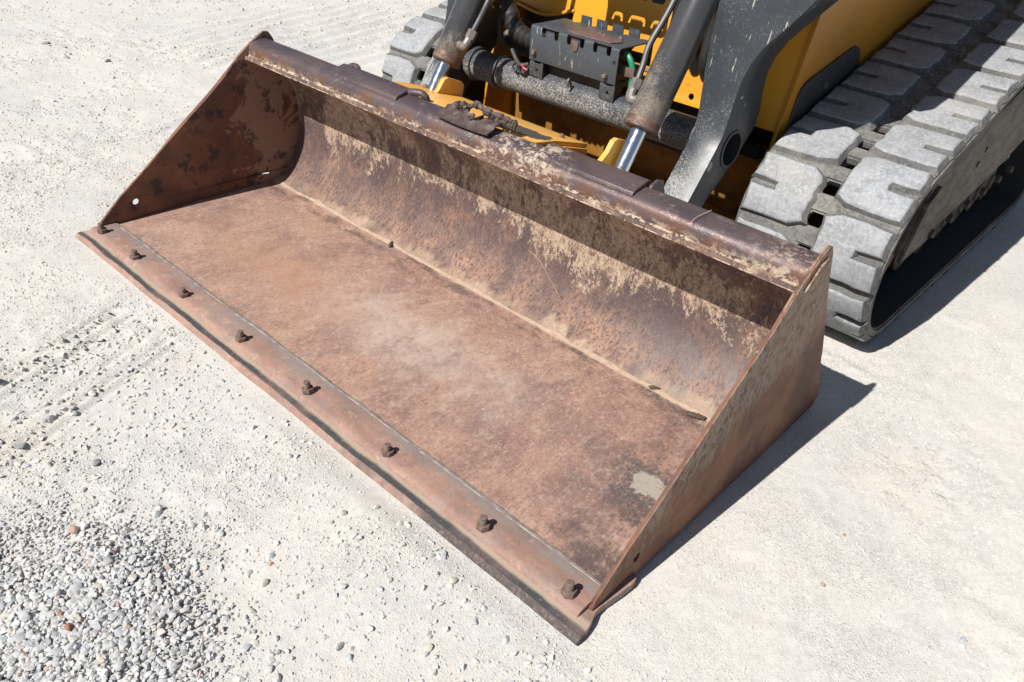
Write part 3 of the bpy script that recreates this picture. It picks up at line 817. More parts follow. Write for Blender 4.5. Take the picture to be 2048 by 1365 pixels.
# weld bead, mud fillet and mud in the groove below the beam
def strip(name, x0, x1, n, fn, mat, k=7, stuff=False):
    """low irregular ridge along x: fn(x) gives list of (y, z) across"""
    vs = []; fs = []
    for i in range(n + 1):
        x = x0 + (x1 - x0) * i / n
        for (y, z) in fn(x): vs.append((x, y, z))
    for i in range(n):
        for j in range(k - 1):
            a = i * k + j
            fs.append((a, a + 1, a + k + 1, a + k))
    me = bpy.data.meshes.new(name); me.from_pydata(vs, [], fs); me.update()
    o = link(name, me, mat, BK, True)
    return o
def bead(x):
    c = 0.1305 + 0.006 * (float(vn(x * 9, 1.5, 2)) - 0.5); wd = 0.0075 + 0.004 * float(vn(x * 40, 3.5, 3)); hh = 0.0035 + 0.003 * float(vn(x * 60, 7.5, 4))
    return [(c + wd * t, 0.0215 + (0.008 if t < 0 else 0.0) * (-t) * 0.9 + (1 - t * t) * hh - (0.004 if abs(t) == 1 else 0)) for t in (-1, -.66, -.33, 0, .33, .66, 1)]
strip('weld_bead', -1.054, 1.054, 420, bead, M['weld'])
def fillet(x):
    c = 0.752 + 0.008 * (float(fbm(x * 7, 2.5, 4, 2)) - 0.5)
    wd = 0.002 + 0.017 * float(fbm(x * 16, 8.5, 5, 5)) ** 1.6; hh = 0.0035 * float(vn(x * 14, 4.5, 6)) + 0.003 * float(vn(x * 50, 1.5, 7)) - 0.0014
    out = []
    for t in (-1, -.66, -.33, 0, .33, .66, 1):
        y = c + wd * t
        base = 0.0215 if y < 0.75 else 0.0215 + max(0, (y - 0.75)) * 0.62
        out.append((y, base + (1 - t * t) * hh - (0.003 if abs(t) == 1 else 0)))
    return out
o = strip('dried_mud', -1.054, 1.054, 330, fillet, M['mud']); o['label'] = 'pale dried mud caked along the floor seam'
def groove(x):
    a = 0.5 + float(fbm(x * 12, 3.3, 4, 9)); b = float(vn(x * 55, 2.2, 8))
    return [(0.684, 0.4935), (0.686, 0.4965), (0.690, 0.4972 + 0.002 * b), (0.695, 0.4978 + 0.004 * a * b), (0.699, 0.4985 + 0.005 * a), (0.7018, 0.500 + 0.007 * a * (0.3 + b)), (0.7035, 0.500 + 0.008 * a)]
o = strip('dried_mud', -1.054, 1.054, 420, groove, M['mudmix']); o['label'] = 'pale dried mud packed in the groove under the top beam'

# bolts
bx = [-1.014, -0.782, -0.477, -0.166, 0.147, 0.461, 0.777, 1.013]
def make_bolt():
    bm = bmesh.new()
    prof = [(0.0, 0.0088)]
    for i in range(6): prof += [(0.003 + i * 0.0044, 0.0096), (0.0054 + i * 0.0044, 0.0084)]
    prof += [(0.0325, 0.0090), (0.0340, 0.0076)]
    add_lathe(bm, (0, 0, 0), (0, 0, 1), prof, 16)
    b = finish(bm, 'bolt', M['bolt'], BK, smooth=True)
    bm = bmesh.new()
    add_prism(bm, hexa((0, 0), 0.0170), 0.0, 0.0140, 'z')
    nut = finish(bm, 'nut', M['bolt'], b, bevel=0.0012)
    return b, nut
bolt, nut = make_bolt()
for i, x in enumerate(bx):
    if i == 0: b, nt = bolt, nut
    else:
        b = bolt.copy(); COL.objects.link(b); nt = nut.copy(); COL.objects.link(nt); nt.parent = b
    nt.matrix_parent_inverse = Matrix.Identity(4)
    b.location = (x, 0.0645, 0.0288)
    b.rotation_euler = (rad(random.uniform(-3, 3)), rad(random.uniform(-3, 3)), random.uniform(0, 6))
    b.scale = (0.95, 0.95, random.uniform(0.74, 1.0))

# ------------------------------------------------------------------ compact track loader
LD = empty('compact_track_loader', (0, 2.0, 0), 'yellow and dark grey compact track loader on rubber tracks, behind the bucket', 'track loader')

# ---- tracks
def hull(pts):
    pts = sorted(set(pts))
    def half(p):
        h = []
        for q in p:
            while len(h) > 1 and (h[-1][0] - h[-2][0]) * (q[1] - h[-2][1]) - (h[-1][1] - h[-2][1]) * (q[0] - h[-2][0]) <= 0: h.pop()
            h.append(q)
        return h
    a = half(pts); b = half(pts[::-1])
    return a[:-1] + b[:-1]
pts = []
for cx, cz, r in ((1.555, 0.2835, 0.2665), (2.67, 0.640, 0.2065), (2.95, 0.2635, 0.2465)):
    pts += [(cx + r * math.cos(t), cz + r * math.sin(t)) for t in np.linspace(0, 2 * math.pi, 180, endpoint=False)]
H = hull(pts)[::-1]                               # clockwise seen from +x with y to the right: runs up the front, back along the top
H = np.array(H)
st = np.argmin(H[:, 1] * 10 + H[:, 0]); H = np.roll(H, -st, axis=0)
seg = np.linalg.norm(np.roll(H, -1, 0) - H, axis=1)
cum = np.concatenate([[0], np.cumsum(seg)]); L = cum[-1]
NP = 2 * round(L / 0.2); PITCH = L / NP
Hc = np.vstack([H, H[:1]])
def path(s):
    s = s % L
    y = np.interp(s, cum, Hc[:, 0]); z = np.interp(s, cum, Hc[:, 1])
    y2 = np.interp((s + 0.012) % L, cum, Hc[:, 0]); z2 = np.interp((s + 0.012) % L, cum, Hc[:, 1])
    y1 = np.interp((s - 0.012) % L, cum, Hc[:, 0]); z1 = np.interp((s - 0.012) % L, cum, Hc[:, 1])
    t = np.array([y2 - y1, z2 - z1]); t /= np.linalg.norm(t)
    n = np.array([-t[1], t[0]])
    c = np.array([2.2, 0.35])
    if np.dot(n, np.array([y, z]) - c) < 0: n = -n
    return y, z, t, n
# find the arc position whose top point is at y = 1.577
ss = np.linspace(0, L, 4000); yz = np.array([path(s)[:2] for s in ss])
top = [s for s, (y, z) in zip(ss, yz) if z > 0.5]
S0 = min(top, key=lambda s: abs(path(s)[0] - 1.592))

def lug_flat(flip, seed):
    """C-shaped tread block in flat (s, x, h); open notch towards x = 0 side, or mirrored"""
    r = random.Random(seed)
    s = [-0.081, -0.048, -0.016, 0.0, 0.016, 0.048, 0.081]
    xl = [0.018, 0.050, 0.092, 0.162, 0.195]
    bm = bmesh.new(); V = {}
    for i, a in enumerate(s):
        for j, b in enumerate(xl):
            aa, bb = a, b
            if j == 4 and i in (0, 6): aa *= 0.80
            if j == 3 and i in (0, 6): aa *= 0.99
            V[i, j] = bm.verts.new((aa + r.uniform(-.0028, .0028), bb + r.uniform(-.004, .004), 0.0195 + r.uniform(-.0015, .0015)))
    for i in range(6):
        for j in range(4):
            if i in (2, 3) and j < 2: continue
            bm.faces.new((V[i, j], V[i + 1, j], V[i + 1, j + 1], V[i, j + 1]))
    for v in [v for v in bm.verts if not v.link_faces]: bm.verts.remove(v)
    bmesh.ops.recalc_face_normals(bm, faces=bm.faces)
    be = [e for e in bm.edges if len(e.link_faces) == 1]
    off = {}
    for e in be:
        f = e.link_faces[0]
        m = (e.verts[0].co + e.verts[1].co) / 2
        d = (e.verts[1].co - e.verts[0].co).normalized()
        n = Vector((-d.y, d.x, 0))
        if n.dot(m - f.calc_center_median()) < 0: n = -n
        for v in e.verts: off.setdefault(v, []).append(n)
    low = {}
    for v, ns in off.items():
        n = sum(ns, Vector())
        if n.length > 1e-6:
            n.normalize()
            if len(ns) == 2: n /= max(0.5, math.sqrt((1 + ns[0].dot(ns[1])) / 2))
        low[v] = bm.verts.new(v.co + n * 0.0130 + Vector((0, 0, -0.0225)))
    side = []
    for e in be:
        a, b = e.verts
        side.append(bm.faces.new((a, b, low[b], low[a])))
    for f in side: f.material_index = 1
    bmesh.ops.recalc_face_normals(bm, faces=bm.faces)
    top = [e for e in bm.edges if len(e.link_faces) == 2 and {f.material_index for f in e.link_faces} == {0, 1}]
    bmesh.ops.bevel(bm, geom=top, offset=0.0055, segments=2, profile=0.5, affect='EDGES', clamp_overlap=True)
    return bm

def make_track(sx):
    """belt with drive windows; sub-parts: tread lugs"""
    rl = []
    bm = bmesh.new()
    xa, xb = 0.607, 1.056
    xs = [xa, 0.67, 0.74, 0.807, 0.857, 0.93, 1.0, xb]
    st = []
    for k in range(NP):
        base = S0 + (k + 0.5) * PITCH
        st += [(base - 0.5 * PITCH + q, q) for q in (0.0, PITCH * 0.29, PITCH * 0.5, PITCH * 0.71)]
    ring = []
    for s, q in st:
        y, z, t, n = path(s)
        ring.append([bm.verts.new((sx * x, y, z)) for x in xs])
    n_ = len(ring)
    for i in range(n_):
        k = i % 4
        for j in range(len(xs) - 1):
            if j == 3 and k in (1, 2): continue
            a, b = ring[i], ring[(i + 1) % n_]
            bm.faces.new((a[j], a[j + 1], b[j + 1], b[j]))
    for v in [v for v in bm.verts if not v.link_faces]: bm.verts.remove(v)
    bmesh.ops.recalc_face_normals(bm, faces=bm.faces)
    f = max(bm.faces, key=lambda f: f.calc_center_median().z)
    if f.normal.z < 0: bmesh.ops.reverse_faces(bm, faces=bm.faces)
    for f in bm.faces: f.normal_update()
    # thickness by hand so the inner side carries its own rubber
    cen = Vector((0, 2.2, 0.35))
    vn_ = {v: v.normal.copy() for v in bm.verts}
    inner = {v: bm.verts.new(v.co - vn_[v] * 0.030) for v in list(bm.verts)}
    outer_faces = list(bm.faces)
    for f in outer_faces:
        g = bm.faces.new([inner[v] for v in reversed(f.verts)]); g.material_index = 1
    for e in [e for e in bm.edges if len(e.link_faces) == 1 and e.verts[0] in inner and e.verts[1] in inner]:
        a, b = e.verts
        bm.faces.new((a, b, inner[b], inner[a]))
    bmesh.ops.recalc_face_normals(bm, faces=bm.faces)
    be = [e for e in bm.edges if len(e.link_faces) == 2 and e.calc_face_angle(0) > rad(50)]
    bmesh.ops.bevel(bm, geom=be, offset=0.006, segments=2, affect='EDGES', clamp_overlap=True)
    me = bpy.data.meshes.new('rubber_track'); bm.to_mesh(me); bm.free()
    tr = link('rubber_track', me, [M['rub_belt'], M['rub_in']], LD, True)
    try: me.set_sharp_from_angle(angle=rad(35))
    except Exception: pass
    # lugs
    for k in range(NP // 2):
        for halfside in (0, 1):                     # 0: outer half, 1: inner half
            s = S0 + (2 * k + halfside) * PITCH
            y, z, t, n = path(s)
            if y > 2.9: continue
            bm = lug_flat(halfside, k * 2 + halfside)
            for v in bm.verts:
                a, b, h = v.co
                yy, zz, tt, nn = path(s + a)
                x = (xb + 0.003 - b) if halfside == 0 else (xa - 0.003 + b)
                hh = h
                v.co = (sx * x, yy + nn[0] * hh, zz + nn[1] * hh)
            bmesh.ops.recalc_face_normals(bm, faces=bm.faces)
            fl = [f for f in bm.faces if f.material_index == 0]
            if fl:
                f = fl[len(fl) // 2]; c = f.calc_center_median()
                if f.normal.y * n[0] + f.normal.z * n[1] < 0: bmesh.ops.reverse_faces(bm, faces=bm.faces)
            me = bpy.data.meshes.new('tread_lug'); bm.to_mesh(me); bm.free()
            o = link('tread_lug', me, [M['rub_tread'], M['rub_flank']], tr, True)
            try: me.set_sharp_from_angle(angle=rad(50))
            except Exception: pass
    return tr

def make_under(sx):
    """roller frame with rollers and front idler"""
    out = [(1.70, 0.20), (1.78, 0.36), (1.84, 0.415), (2.05, 0.475), (2.9, 0.66), (3.0, 0.30), (2.6, 0.235), (2.2, 0.205), (1.95, 0.185), (1.80, 0.17)]
    bm = bmesh.new(); add_prism(bm, out, sx * 0.965, sx * 0.985, 'x')
    fr = finish(bm, 'track_frame', M['under'], LD, bevel=0.004)
    bm = bmesh.new(); add_prism(bm, [(1.70, 0.18), (1.78, 0.36), (1.86, 0.40), (1.92, 0.19)], sx * 0.985, sx * 1.0, 'x')
    finish(bm, 'guard_plate', M['under'], fr, bevel=0.004)
    bm = bmesh.new()
    add_box(bm, (min(sx * 0.68, sx * 0.965), 1.80, 0.22), (max(sx * 0.68, sx * 0.965), 2.95, 0.42))
    finish(bm, 'frame_beam', M['frame'], fr)
    o = lathe('front_idler', (sx * 0.70, 1.565, 0.285), (sx * 0.97, 1.565, 0.285), [(0, 0.05), (0.0, 0.215), (0.05, 0.222), (0.08, 0.18), (0.19, 0.18), (0.22, 0.222), (0.262, 0.215), (0.268, 0.16), (0.275, 0.06)], M['gland'], fr, 40)
    for i, y in enumerate((1.93, 2.12, 2.31, 2.50, 2.69, 2.86)):
        r = lathe('track_roller', (sx * 0.70, y, 0.135), (sx * 0.96, y, 0.135), [(0, 0.05), (0.0, 0.08), (0.08, 0.08), (0.09, 0.06), (0.18, 0.06), (0.19, 0.08), (0.245, 0.08), (0.25, 0.035), (0.258, 0.03)], M['grime'], fr, 24)
        bm = bmesh.new()
        c = (sx * 0.99, y + 0.075, 0.175)
        add_lathe(bm, (sx * 0.98, y + 0.075, 0.185), (sx * 1.02, y + 0.075, 0.185), [(0, 0.017), (0.016, 0.017), (0.020, 0.011)], 6)
        finish(bm, 'roller_bolt', M['grime'], fr)
    for y, z in ((2.30, 0.36), (2.34, 0.405)):
        bm = bmesh.new(); add_lathe(bm, (sx * 0.985, y, z), (sx * 0.995, y, z), [(0, 0.012), (0.006, 0.012)], 6)
        finish(bm, 'frame_bolt', M['gland'], fr)
    return fr
for sx in (1, -1):
    make_track(sx)
    make_under(sx)

# ---- lift arms
def make_arm(sx):
    bm = bmesh.new()
    # front face outline by height: (z, y_front, x_inner, x_outer, depth)
    rows = [(0.330, 0.975, 0.480, 0.570, 0.10), (0.417, 1.045, 0.480, 0.570, 0.13), (0.478, 1.092, 0.480, 0.570, 0.16), (0.548, 1.146, 0.479, 0.570, 0.18), (0.585, 1.170, 0.478, 0.570, 0.19), (0.625, 1.182, 0.474, 0.570, 0.18),
            (0.682, 1.193, 0.465, 0.570, 0.16), (0.730, 1.203, 0.457, 0.573, 0.145), (0.775, 1.212, 0.450, 0.583, 0.14), (0.820, 1.221, 0.445, 0.604, 0.14), (0.860, 1.229, 0.440, 0.634, 0.14), (0.910, 1.239, 0.437, 0.672, 0.15),
            (0.952, 1.247, 0.434, 0.700, 0.17), (1.000, 1.257, 0.432, 0.728, 0.20), (1.060, 1.269, 0.430, 0.765, 0.22), (1.130, 1.283, 0.430, 0.790, 0.24), (1.22, 1.300, 0.430, 0.800, 0.26)]
    R = []
    for z, y, xi, xo, d in rows:
        dy = d; dz = 0.10 * d
        xi2 = xi
        R.append([bm.verts.new(p) for p in ((sx * xi, y, z), (sx * xo, y, z), (sx * xo, y + dy, z - dz * 0.2), (sx * xi2, y + dy, z - dz * 0.2))])
    for A, B in zip(R, R[1:]):
        for i in range(4): bm.faces.new((A[i], A[(i + 1) % 4], B[(i + 1) % 4], B[i]))
    bm.faces.new(R[0]); bm.faces.new(R[-1][::-1])
    arm = finish(bm, 'lift_arm', M['arm'], LD, bevel=0.003)
    cut = bmesh.new(); add_lathe(cut, (sx * 0.50, 1.236, 0.533), (sx * 0.60, 1.236, 0.533), [(0, 0.0485), (0.1, 0.0485)], 40)
    cme = bpy.data.meshes.new('bore'); cut.to_mesh(cme); cut.free()
    co_ = bpy.data.objects.new('bore', cme); COL.objects.link(co_)
    md = arm.modifiers.new('bore', 'BOOLEAN'); md.operation = 'DIFFERENCE'; md.solver = 'EXACT'; md.object = co_
    bpy.context.view_layer.update()
    ev = bpy.data.meshes.new_from_object(arm.evaluated_get(bpy.context.evaluated_depsgraph_get()))
    arm.modifiers.clear(); old = arm.data; arm.data = ev; ev.name = 'lift_arm'
    if not ev.materials: ev.materials.append(M['arm'])
    bpy.data.objects.remove(co_); bpy.data.meshes.remove(cme)
    try: ev.shade_smooth(); ev.set_sharp_from_angle(angle=rad(34))
    except Exception: pass
    # upper run over the track
    bm = bmesh.new()
    add_prism(bm, [(1.42, 1.00), (1.30, 1.18), (1.34, 1.30), (1.8, 1.42), (3.3, 1.62), (3.3, 1.36), (1.9, 1.15)], sx * 0.44, sx * 0.835, 'x')
    finish(bm, 'upper_beam', M['arm'], arm, bevel=0.006)
    # pivot bore at the cross tube
    lathe('pivot_bush', (sx * 0.49, 1.236, 0.533), (sx * 0.580, 1.236, 0.533), [(0, 0.0475), (0.076, 0.0475), (0.078, 0.0475), (0.080, 0.0545), (0.0815, 0.0555), (0.0835, 0.0535), (0.0835, 0.0465), (0.0, 0.0462)], M['pipe'], arm, 36, False)
    return arm
for sx in (1, -1): make_arm(sx)

# ---- cross tube
ct = lathe('cross_tube', (-0.475, 1.236, 0.535), (0.475, 1.236, 0.535), [(0, 0.049), (0.95, 0.049)], M['tube'], LD, 48)
for x in (-0.455, -0.345): lathe('collar', (x, 1.236, 0.535), (x + 0.02, 1.236, 0.535), [(0, 0.049), (0.0, 0.057), (0.016, 0.057), (0.016, 0.049)], M['tube'], ct, 40)
tube('band_clamp', [(-0.325 + 0.002 * math.sin(i), 1.236 - 0.0515 * math.sin(a), 0.535 + 0.0515 * math.cos(a)) for i, a in enumerate(np.linspace(-0.6, 2.4, 14))], 0.006, M['black'], ct, 6, 2)
tube('lift_eye', [(0.005, 1.20, 0.571), (0.005, 1.19, 0.592), (0.005, 1.183, 0.600), (0.005, 1.179, 0.59), (0.005, 1.183, 0.575)], 0.004, M['fitting'], ct, 6, 4)

# ---- tilt cylinders
AXD = Vector((0, 0.2250, 0.3600)).normalized()
def make_cyl(sx):
    x = sx * 0.392
    e = Vector((x, 1.030, 0.585))
    up = e + AXD
    cyl = lathe('tilt_cylinder', e, up, [(0.0, 0.030), (0.0, 0.046), (0.004, 0.0485), (0.75, 0.0485)], M['cyl'], LD, 40)
    lathe('gland', e - AXD * 0.004, e + AXD, [(0.0, 0.026), (0.0, 0.045), (0.003, 0.0475), (0.010, 0.0475), (0.0115, 0.044), (0.0135, 0.044), (0.015, 0.0492), (0.027, 0.0492), (0.029, 0.046)], M['gland'], cyl, 40, False)
    lathe('piston_rod', e - AXD * 0.19, e + AXD, [(0.0, 0.0235), (0.20, 0.0235)], M['chrome'], cyl, 32)
    lathe('rod_eye', Vector((x - 0.03, 0.918, 0.418)), Vector((x + 0.03, 0.918, 0.418)), [(0, 0.02), (0.0, 0.040), (0.06, 0.040), (0.06, 0.02)], M['gland'], cyl, 28)
    # port, elbow fitting and hard line
    ix = -1 if sx > 0 else 1
    b = e + AXD * 0.062 + Vector((ix * 0.045, -0.012 if sx < 0 else 0.0, 0.008))
    tube('elbow_fitting', [b + Vector((-ix * 0.01, 0, 0)), b + Vector((ix * 0.016, -0.004, -0.002)), b + Vector((ix * 0.026, 0.002, 0.010)), b + AXD * 0.03 + Vector((ix * 0.026, 0, 0))], 0.014, M['fitting'], cyl, 10, 4)
    bm = bmesh.new(); add_lathe(bm, b + AXD * 0.026 + Vector((ix * 0.026, 0, 0)), b + AXD * 0.1 + Vector((ix * 0.030, 0, 0)), [(0, 0.014), (0.0, 0.0165), (0.028, 0.0165), (0.028, 0.010)], 6)
    finish(bm, 'hose_nut', M['fitting'], cyl)
    q = b + AXD * 0.05 + Vector((ix * 0.027, 0, 0))
    tube('hydraulic_line', [q, q + AXD * 0.05 + Vector((ix * 0.006, 0, 0)), q + AXD * 0.10 + Vector((ix * 0.012, 0.0, 0.006)), q + AXD * 0.20 + Vector((ix * 0.004, 0.01, 0.012)), q + AXD * 0.40 + Vector((ix * 0.002, 0, 0)), q + AXD * 0.65], 0.0095, M['pipe'], cyl, 10, 5)
    return cyl
for sx in (1, -1): make_cyl(sx)

# ---- coupler between cylinders and bucket
bm = bmesh.new(); add_prism(bm, [(0.900, 0.497), (0.945, 0.499), (1.045, 0.469), (1.045, 0.30), (1.00, 0.22), (0.985, 0.30)], -0.330, 0.205, 'x')
cp = finish(bm, 'coupler_bar', M['worn_yellow'], LD, bevel=0.002)
bm = bmesh.new(); add_prism(bm, [(0.806, 0.540), (0.90, 0.524), (1.045, 0.483), (1.045, 0.470), (0.94, 0.5005), (0.81, 0.530)], -0.331, 0.207, 'x')
finish(bm, 'coupler_plate', M['worn_yellow'], cp, bevel=0.002)
bm = bmesh.new(); add_prism(bm, [(0.92, 0.40), (0.90, 0.5115), (1.03, 0.474), (1.03, 0.40)], 0.213, 0.222, 'x')
finish(bm, 'coupler_rib', M['worn_yellow'], cp, bevel=0.002)
EAR = [(0.925, 0.40), (0.905, 0.47), (0.905, 0.494), (0.930, 0.506), (0.952, 0.522), (0.972, 0.549), (0.990, 0.553), (1.052, 0.530), (1.063, 0.517), (1.05, 0.45), (1.03, 0.35), (0.95, 0.35)]
EAR2 = [(0.945, 0.36), (0.905, 0.42), (0.91, 0.440), (0.950, 0.447), (1.010, 0.441), (1.060, 0.41), (1.052, 0.38), (1.03, 0.30), (0.96, 0.30)]
for sx in (-1, 1):
    bm = bmesh.new(); add_prism(bm, EAR, sx * 0.336, sx * 0.352, 'x')
    finish(bm, 'cylinder_ear', M['worn_yellow'], cp, bevel=0.002)
    bm = bmesh.new(); add_prism(bm, EAR2, sx * 0.430, sx * 0.446, 'x')
    finish(bm, 'cylinder_ear', M['worn_yellow'], cp, bevel=0.002)
# end cap plate in front of the left rod, with its bolt head
bm = bmesh.new()
add_prism(bm, [(-0.462, 0.90), (-0.455, 0.965), (-0.420, 1.008), (-0.382, 1.030), (-0.356, 1.030), (-0.345, 0.985), (-0.337, 0.90), (-0.35, 0.85), (-0.45, 0.85)], 0.0, 0.006, 'z', fn=lambda a, u, v: (u, v, 0.516 - (v - 0.905) * 0.28 + a))
finish(bm, 'cap_plate', M['yellow'], cp, bevel=0.0015)
lathe('bolt_head', (-0.412, 0.955, 0.502), (-0.412, 0.961, 0.522), [(0, 0.0095), (0.013, 0.0095), (0.017, 0.006)], M['bolt'], cp, 12)
lathe('bolt_head', (0.155, 0.985, 0.498), (0.155, 0.99, 0.512), [(0, 0.008), (0.010, 0.008), (0.013, 0.005)], M['bolt'], cp, 12)
tube('pivot_shaft', [(0.24, 1.10, 0.40), (0.46, 1.10, 0.40)], 0.014, M['gland'], cp, 12, 0)
tube('pivot_shaft', [(0.22, 1.16, 0.34), (0.47, 1.16, 0.34)], 0.012, M['gland'], cp, 12, 0)

# ---- chassis: side walls, belly, front panel with hose opening
ch = None
for sx in (1, -1):
    bm = bmesh.new()
    add_prism(bm, [(1.40, 0.20), (1.46, 0.535), (1.485, 0.62), (1.525, 0.78), (1.620, 1.15), (3.3, 1.45), (3.3, 0.25)], sx * 0.585, sx * 0.597, 'x')
    o = finish(bm, 'chassis_side', M['side_yellow'], LD, bevel=0.002)
    bm = bmesh.new()
    add_prism(bm, [(1.50, 0.44), (1.52, 0.60), (1.528, 0.640), (1.540, 0.660), (1.560, 0.674), (1.590, 0.683), (1.84, 0.735), (1.875, 0.738), (1.90, 0.730), (1.918, 0.712), (1.93, 0.69), (1.98, 0.60), (2.0, 0.40)], sx * 0.597, sx * 0.6055, 'x')
    finish(bm, 'mud_guard', M['pipe'], LD, bevel=0.003)
    bm = bmesh.new(); add_lathe(bm, (sx * 0.6055, 1.70, 0.645), (sx * 0.612, 1.70, 0.645), [(0, 0.012), (0.004, 0.012)], 6); finish(bm, 'guard_bolt', M['fitting'], LD)
panel_pt = np.array([0, 1.6, 0.65]); PK = 0.25
PY = lambda z: 1.5 + PK * (z - 0.65)
out = [(-0.5955, 0.90), (-0.5955, 0.705), (-0.50, 0.697), (-0.40, 0.686), (-0.33, 0.697), (-0.285, 0.712), (-0.262, 0.706), (-0.258, 0.535), (0.5955, 0.535), (0.5955, 1.25), (-0.5955, 1.25)]
bm = bmesh.new()
add_prism(bm, out, 0.0, 0.006, 'y', holes=[circ((0.276, 0.562), 0.010, 14)], fn=lambda a, u, v: (u, PY(v) + a, v))
ch = finish(bm, 'front_panel', M['yellow'], LD, bevel=0.0015)
tube('panel_lip', [(-0.575, PY(.705) - .002, 0.704), (-0.50, PY(.697) - .008, 0.694), (-0.40, PY(.686) - .012, 0.683), (-0.33, PY(.697) - .010, 0.694), (-0.285, PY(.712) - .006, 0.711), (-0.262, PY(.715), 0.716)], 0.006, M['yellow'], ch, 8, 5)
for x0 in (-0.030, 0.034):
    bm = bmesh.new()
    add_prism(bm, [(x0 + q[0], q[1]) for q in ((0.0, 0.808), (0.006, 0.798), (0.044, 0.798), (0.050, 0.808), (0.050, 0.86), (0.0, 0.86))], -0.003, 0.0005, 'y', fn=lambda a, u, v: (u, PY(v) + a, v))
    finish(bm, 'panel_vent', M['black'], ch)
lathe('panel_bolt', (-0.273, PY(.723), 0.723), (-0.273, PY(.723) - 0.01, 0.723), [(0, 0.007), (0.005, 0.007), (0.007, 0.004)], M['fitting'], ch, 12)
box('belly_plate', (-0.58, 1.30, 0.18), (0.58, 2.9, 0.20), M['shaded_belly'], LD)
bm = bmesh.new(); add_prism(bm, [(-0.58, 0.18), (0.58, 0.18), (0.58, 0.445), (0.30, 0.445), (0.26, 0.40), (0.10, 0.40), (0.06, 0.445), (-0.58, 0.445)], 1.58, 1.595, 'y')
finish(bm, 'lower_crossmember', M['shaded_belly'], LD, bevel=0.003)
box('cooler_core', (-0.57, 1.62, 0.21), (0.57, 1.72, 0.76), M['black'], LD)
box('tie_bar', (-0.57, 1.42, 0.455), (0.57, 1.47, 0.485), M['frame'], LD, 0.004)
tube('front_shaft', [(0.16, 1.38, 0.43), (0.475, 1.38, 0.43)], 0.022, M['pipe'], LD, 16, 0)
tube('front_shaft', [(0.14, 1.43, 0.48), (0.475, 1.43, 0.48)], 0.040, M['pipe'], LD, 20, 0)

# ---- toothed footstep whose cut-outs let the sun through on to the panel
sunv = -np.array(SUN)
def to_plate(x, z, ZP):
    y = PY(z); h = (ZP - z) / -sunv[2]
    return (x - sunv[0] * h, y - sunv[1] * h)
ZP = 0.92
def px_panel(u, v):                     # crown outlines measured on the panel, (x, z)
    return (u, v)
def crown(x0, wd, teeth, z0=0.672, hh=0.052):
    """arched slot with saw teeth below its arch, in panel coordinates"""
    t = 0.20 * 0.066
    P = [(x0, z0), (x0 + 0.004, z0 + hh * .60), (x0 + 0.008, z0 + hh * .90), (x0 + 0.016, z0 + hh)]
    P += [(x0 + wd - 0.016, z0 + hh), (x0 + wd - 0.007, z0 + hh * .90), (x0 + wd - 0.003, z0 + hh * .60), (x0 + wd, z0)]
    P += [(x0 + wd - 0.009, z0), (x0 + wd - 0.010, z0 + hh * .40)]
    n = teeth; a = x0 + wd - 0.012; b = x0 + 0.012
    for i in range(n):
        xm = a + (b - a) * (i + 0.5) / n; xe = a + (b - a) * (i + 1) / n
        P += [(xm, z0 + hh * .42), (xe, z0 + hh * .62)]
    P += [(x0 + 0.010, z0 + hh * .40), (x0 + 0.009, z0)]
    return P
edge = [(-0.126, 0.722), (-0.124, 0.709), (-0.117, 0.703), (-0.105, 0.700), (0.106, 0.702), (0.116, 0.708), (0.120, 0.722), (0.112, 0.775), (0.088, 0.90), (-0.150, 0.90), (-0.142, 0.79), (-0.130, 0.755)]
def plate_from_shadow(edge, holes, name):
    bm = bmesh.new()
    add_prism(bm, [to_plate(x, z, ZP) for x, z in edge], ZP, ZP + 0.004, 'z', holes=[[to_plate(x, z, ZP) for x, z in h] for h in holes])
    return finish(bm, name, M['frame'], LD)
plate_from_shadow(edge, [crown(-0.103, 0.047, 3, 0.719, 0.028), crown(-0.035, 0.070, 5, 0.720, 0.028), crown(0.055, 0.050, 3, 0.721, 0.028)], 'step_shade_plate')
plate_from_shadow([(-0.60, 0.76), (-0.56, 0.715), (-0.50, 0.700), (-0.42, 0.705), (-0.36, 0.73), (-0.34, 0.77), (-0.34, 0.88), (-0.60, 0.88)], [], 'step_shade_plate')  # extra unseen plate, added to cast a rounded shadow on the panel's left

# ---- cab above
bm = bmesh.new(); add_prism(bm, [(1.76, 1.26), (1.72, 2.0), (1.95, 2.12), (3.1, 2.12), (3.2, 1.26)], -0.43, 0.43, 'x')
cab = finish(bm, 'cab', M['frame'], LD, bevel=0.01)
bm = bmesh.new(); add_prism(bm, [(-0.34, 1.32), (0.34, 1.32), (0.34, 1.94), (-0.34, 1.94)], 0, 0.008, 'y', fn=lambda a, u, v: (u, 1.750 - (v - 1.26) * 0.054 + a, v)); finish(bm, 'windscreen', M['glass'], cab)

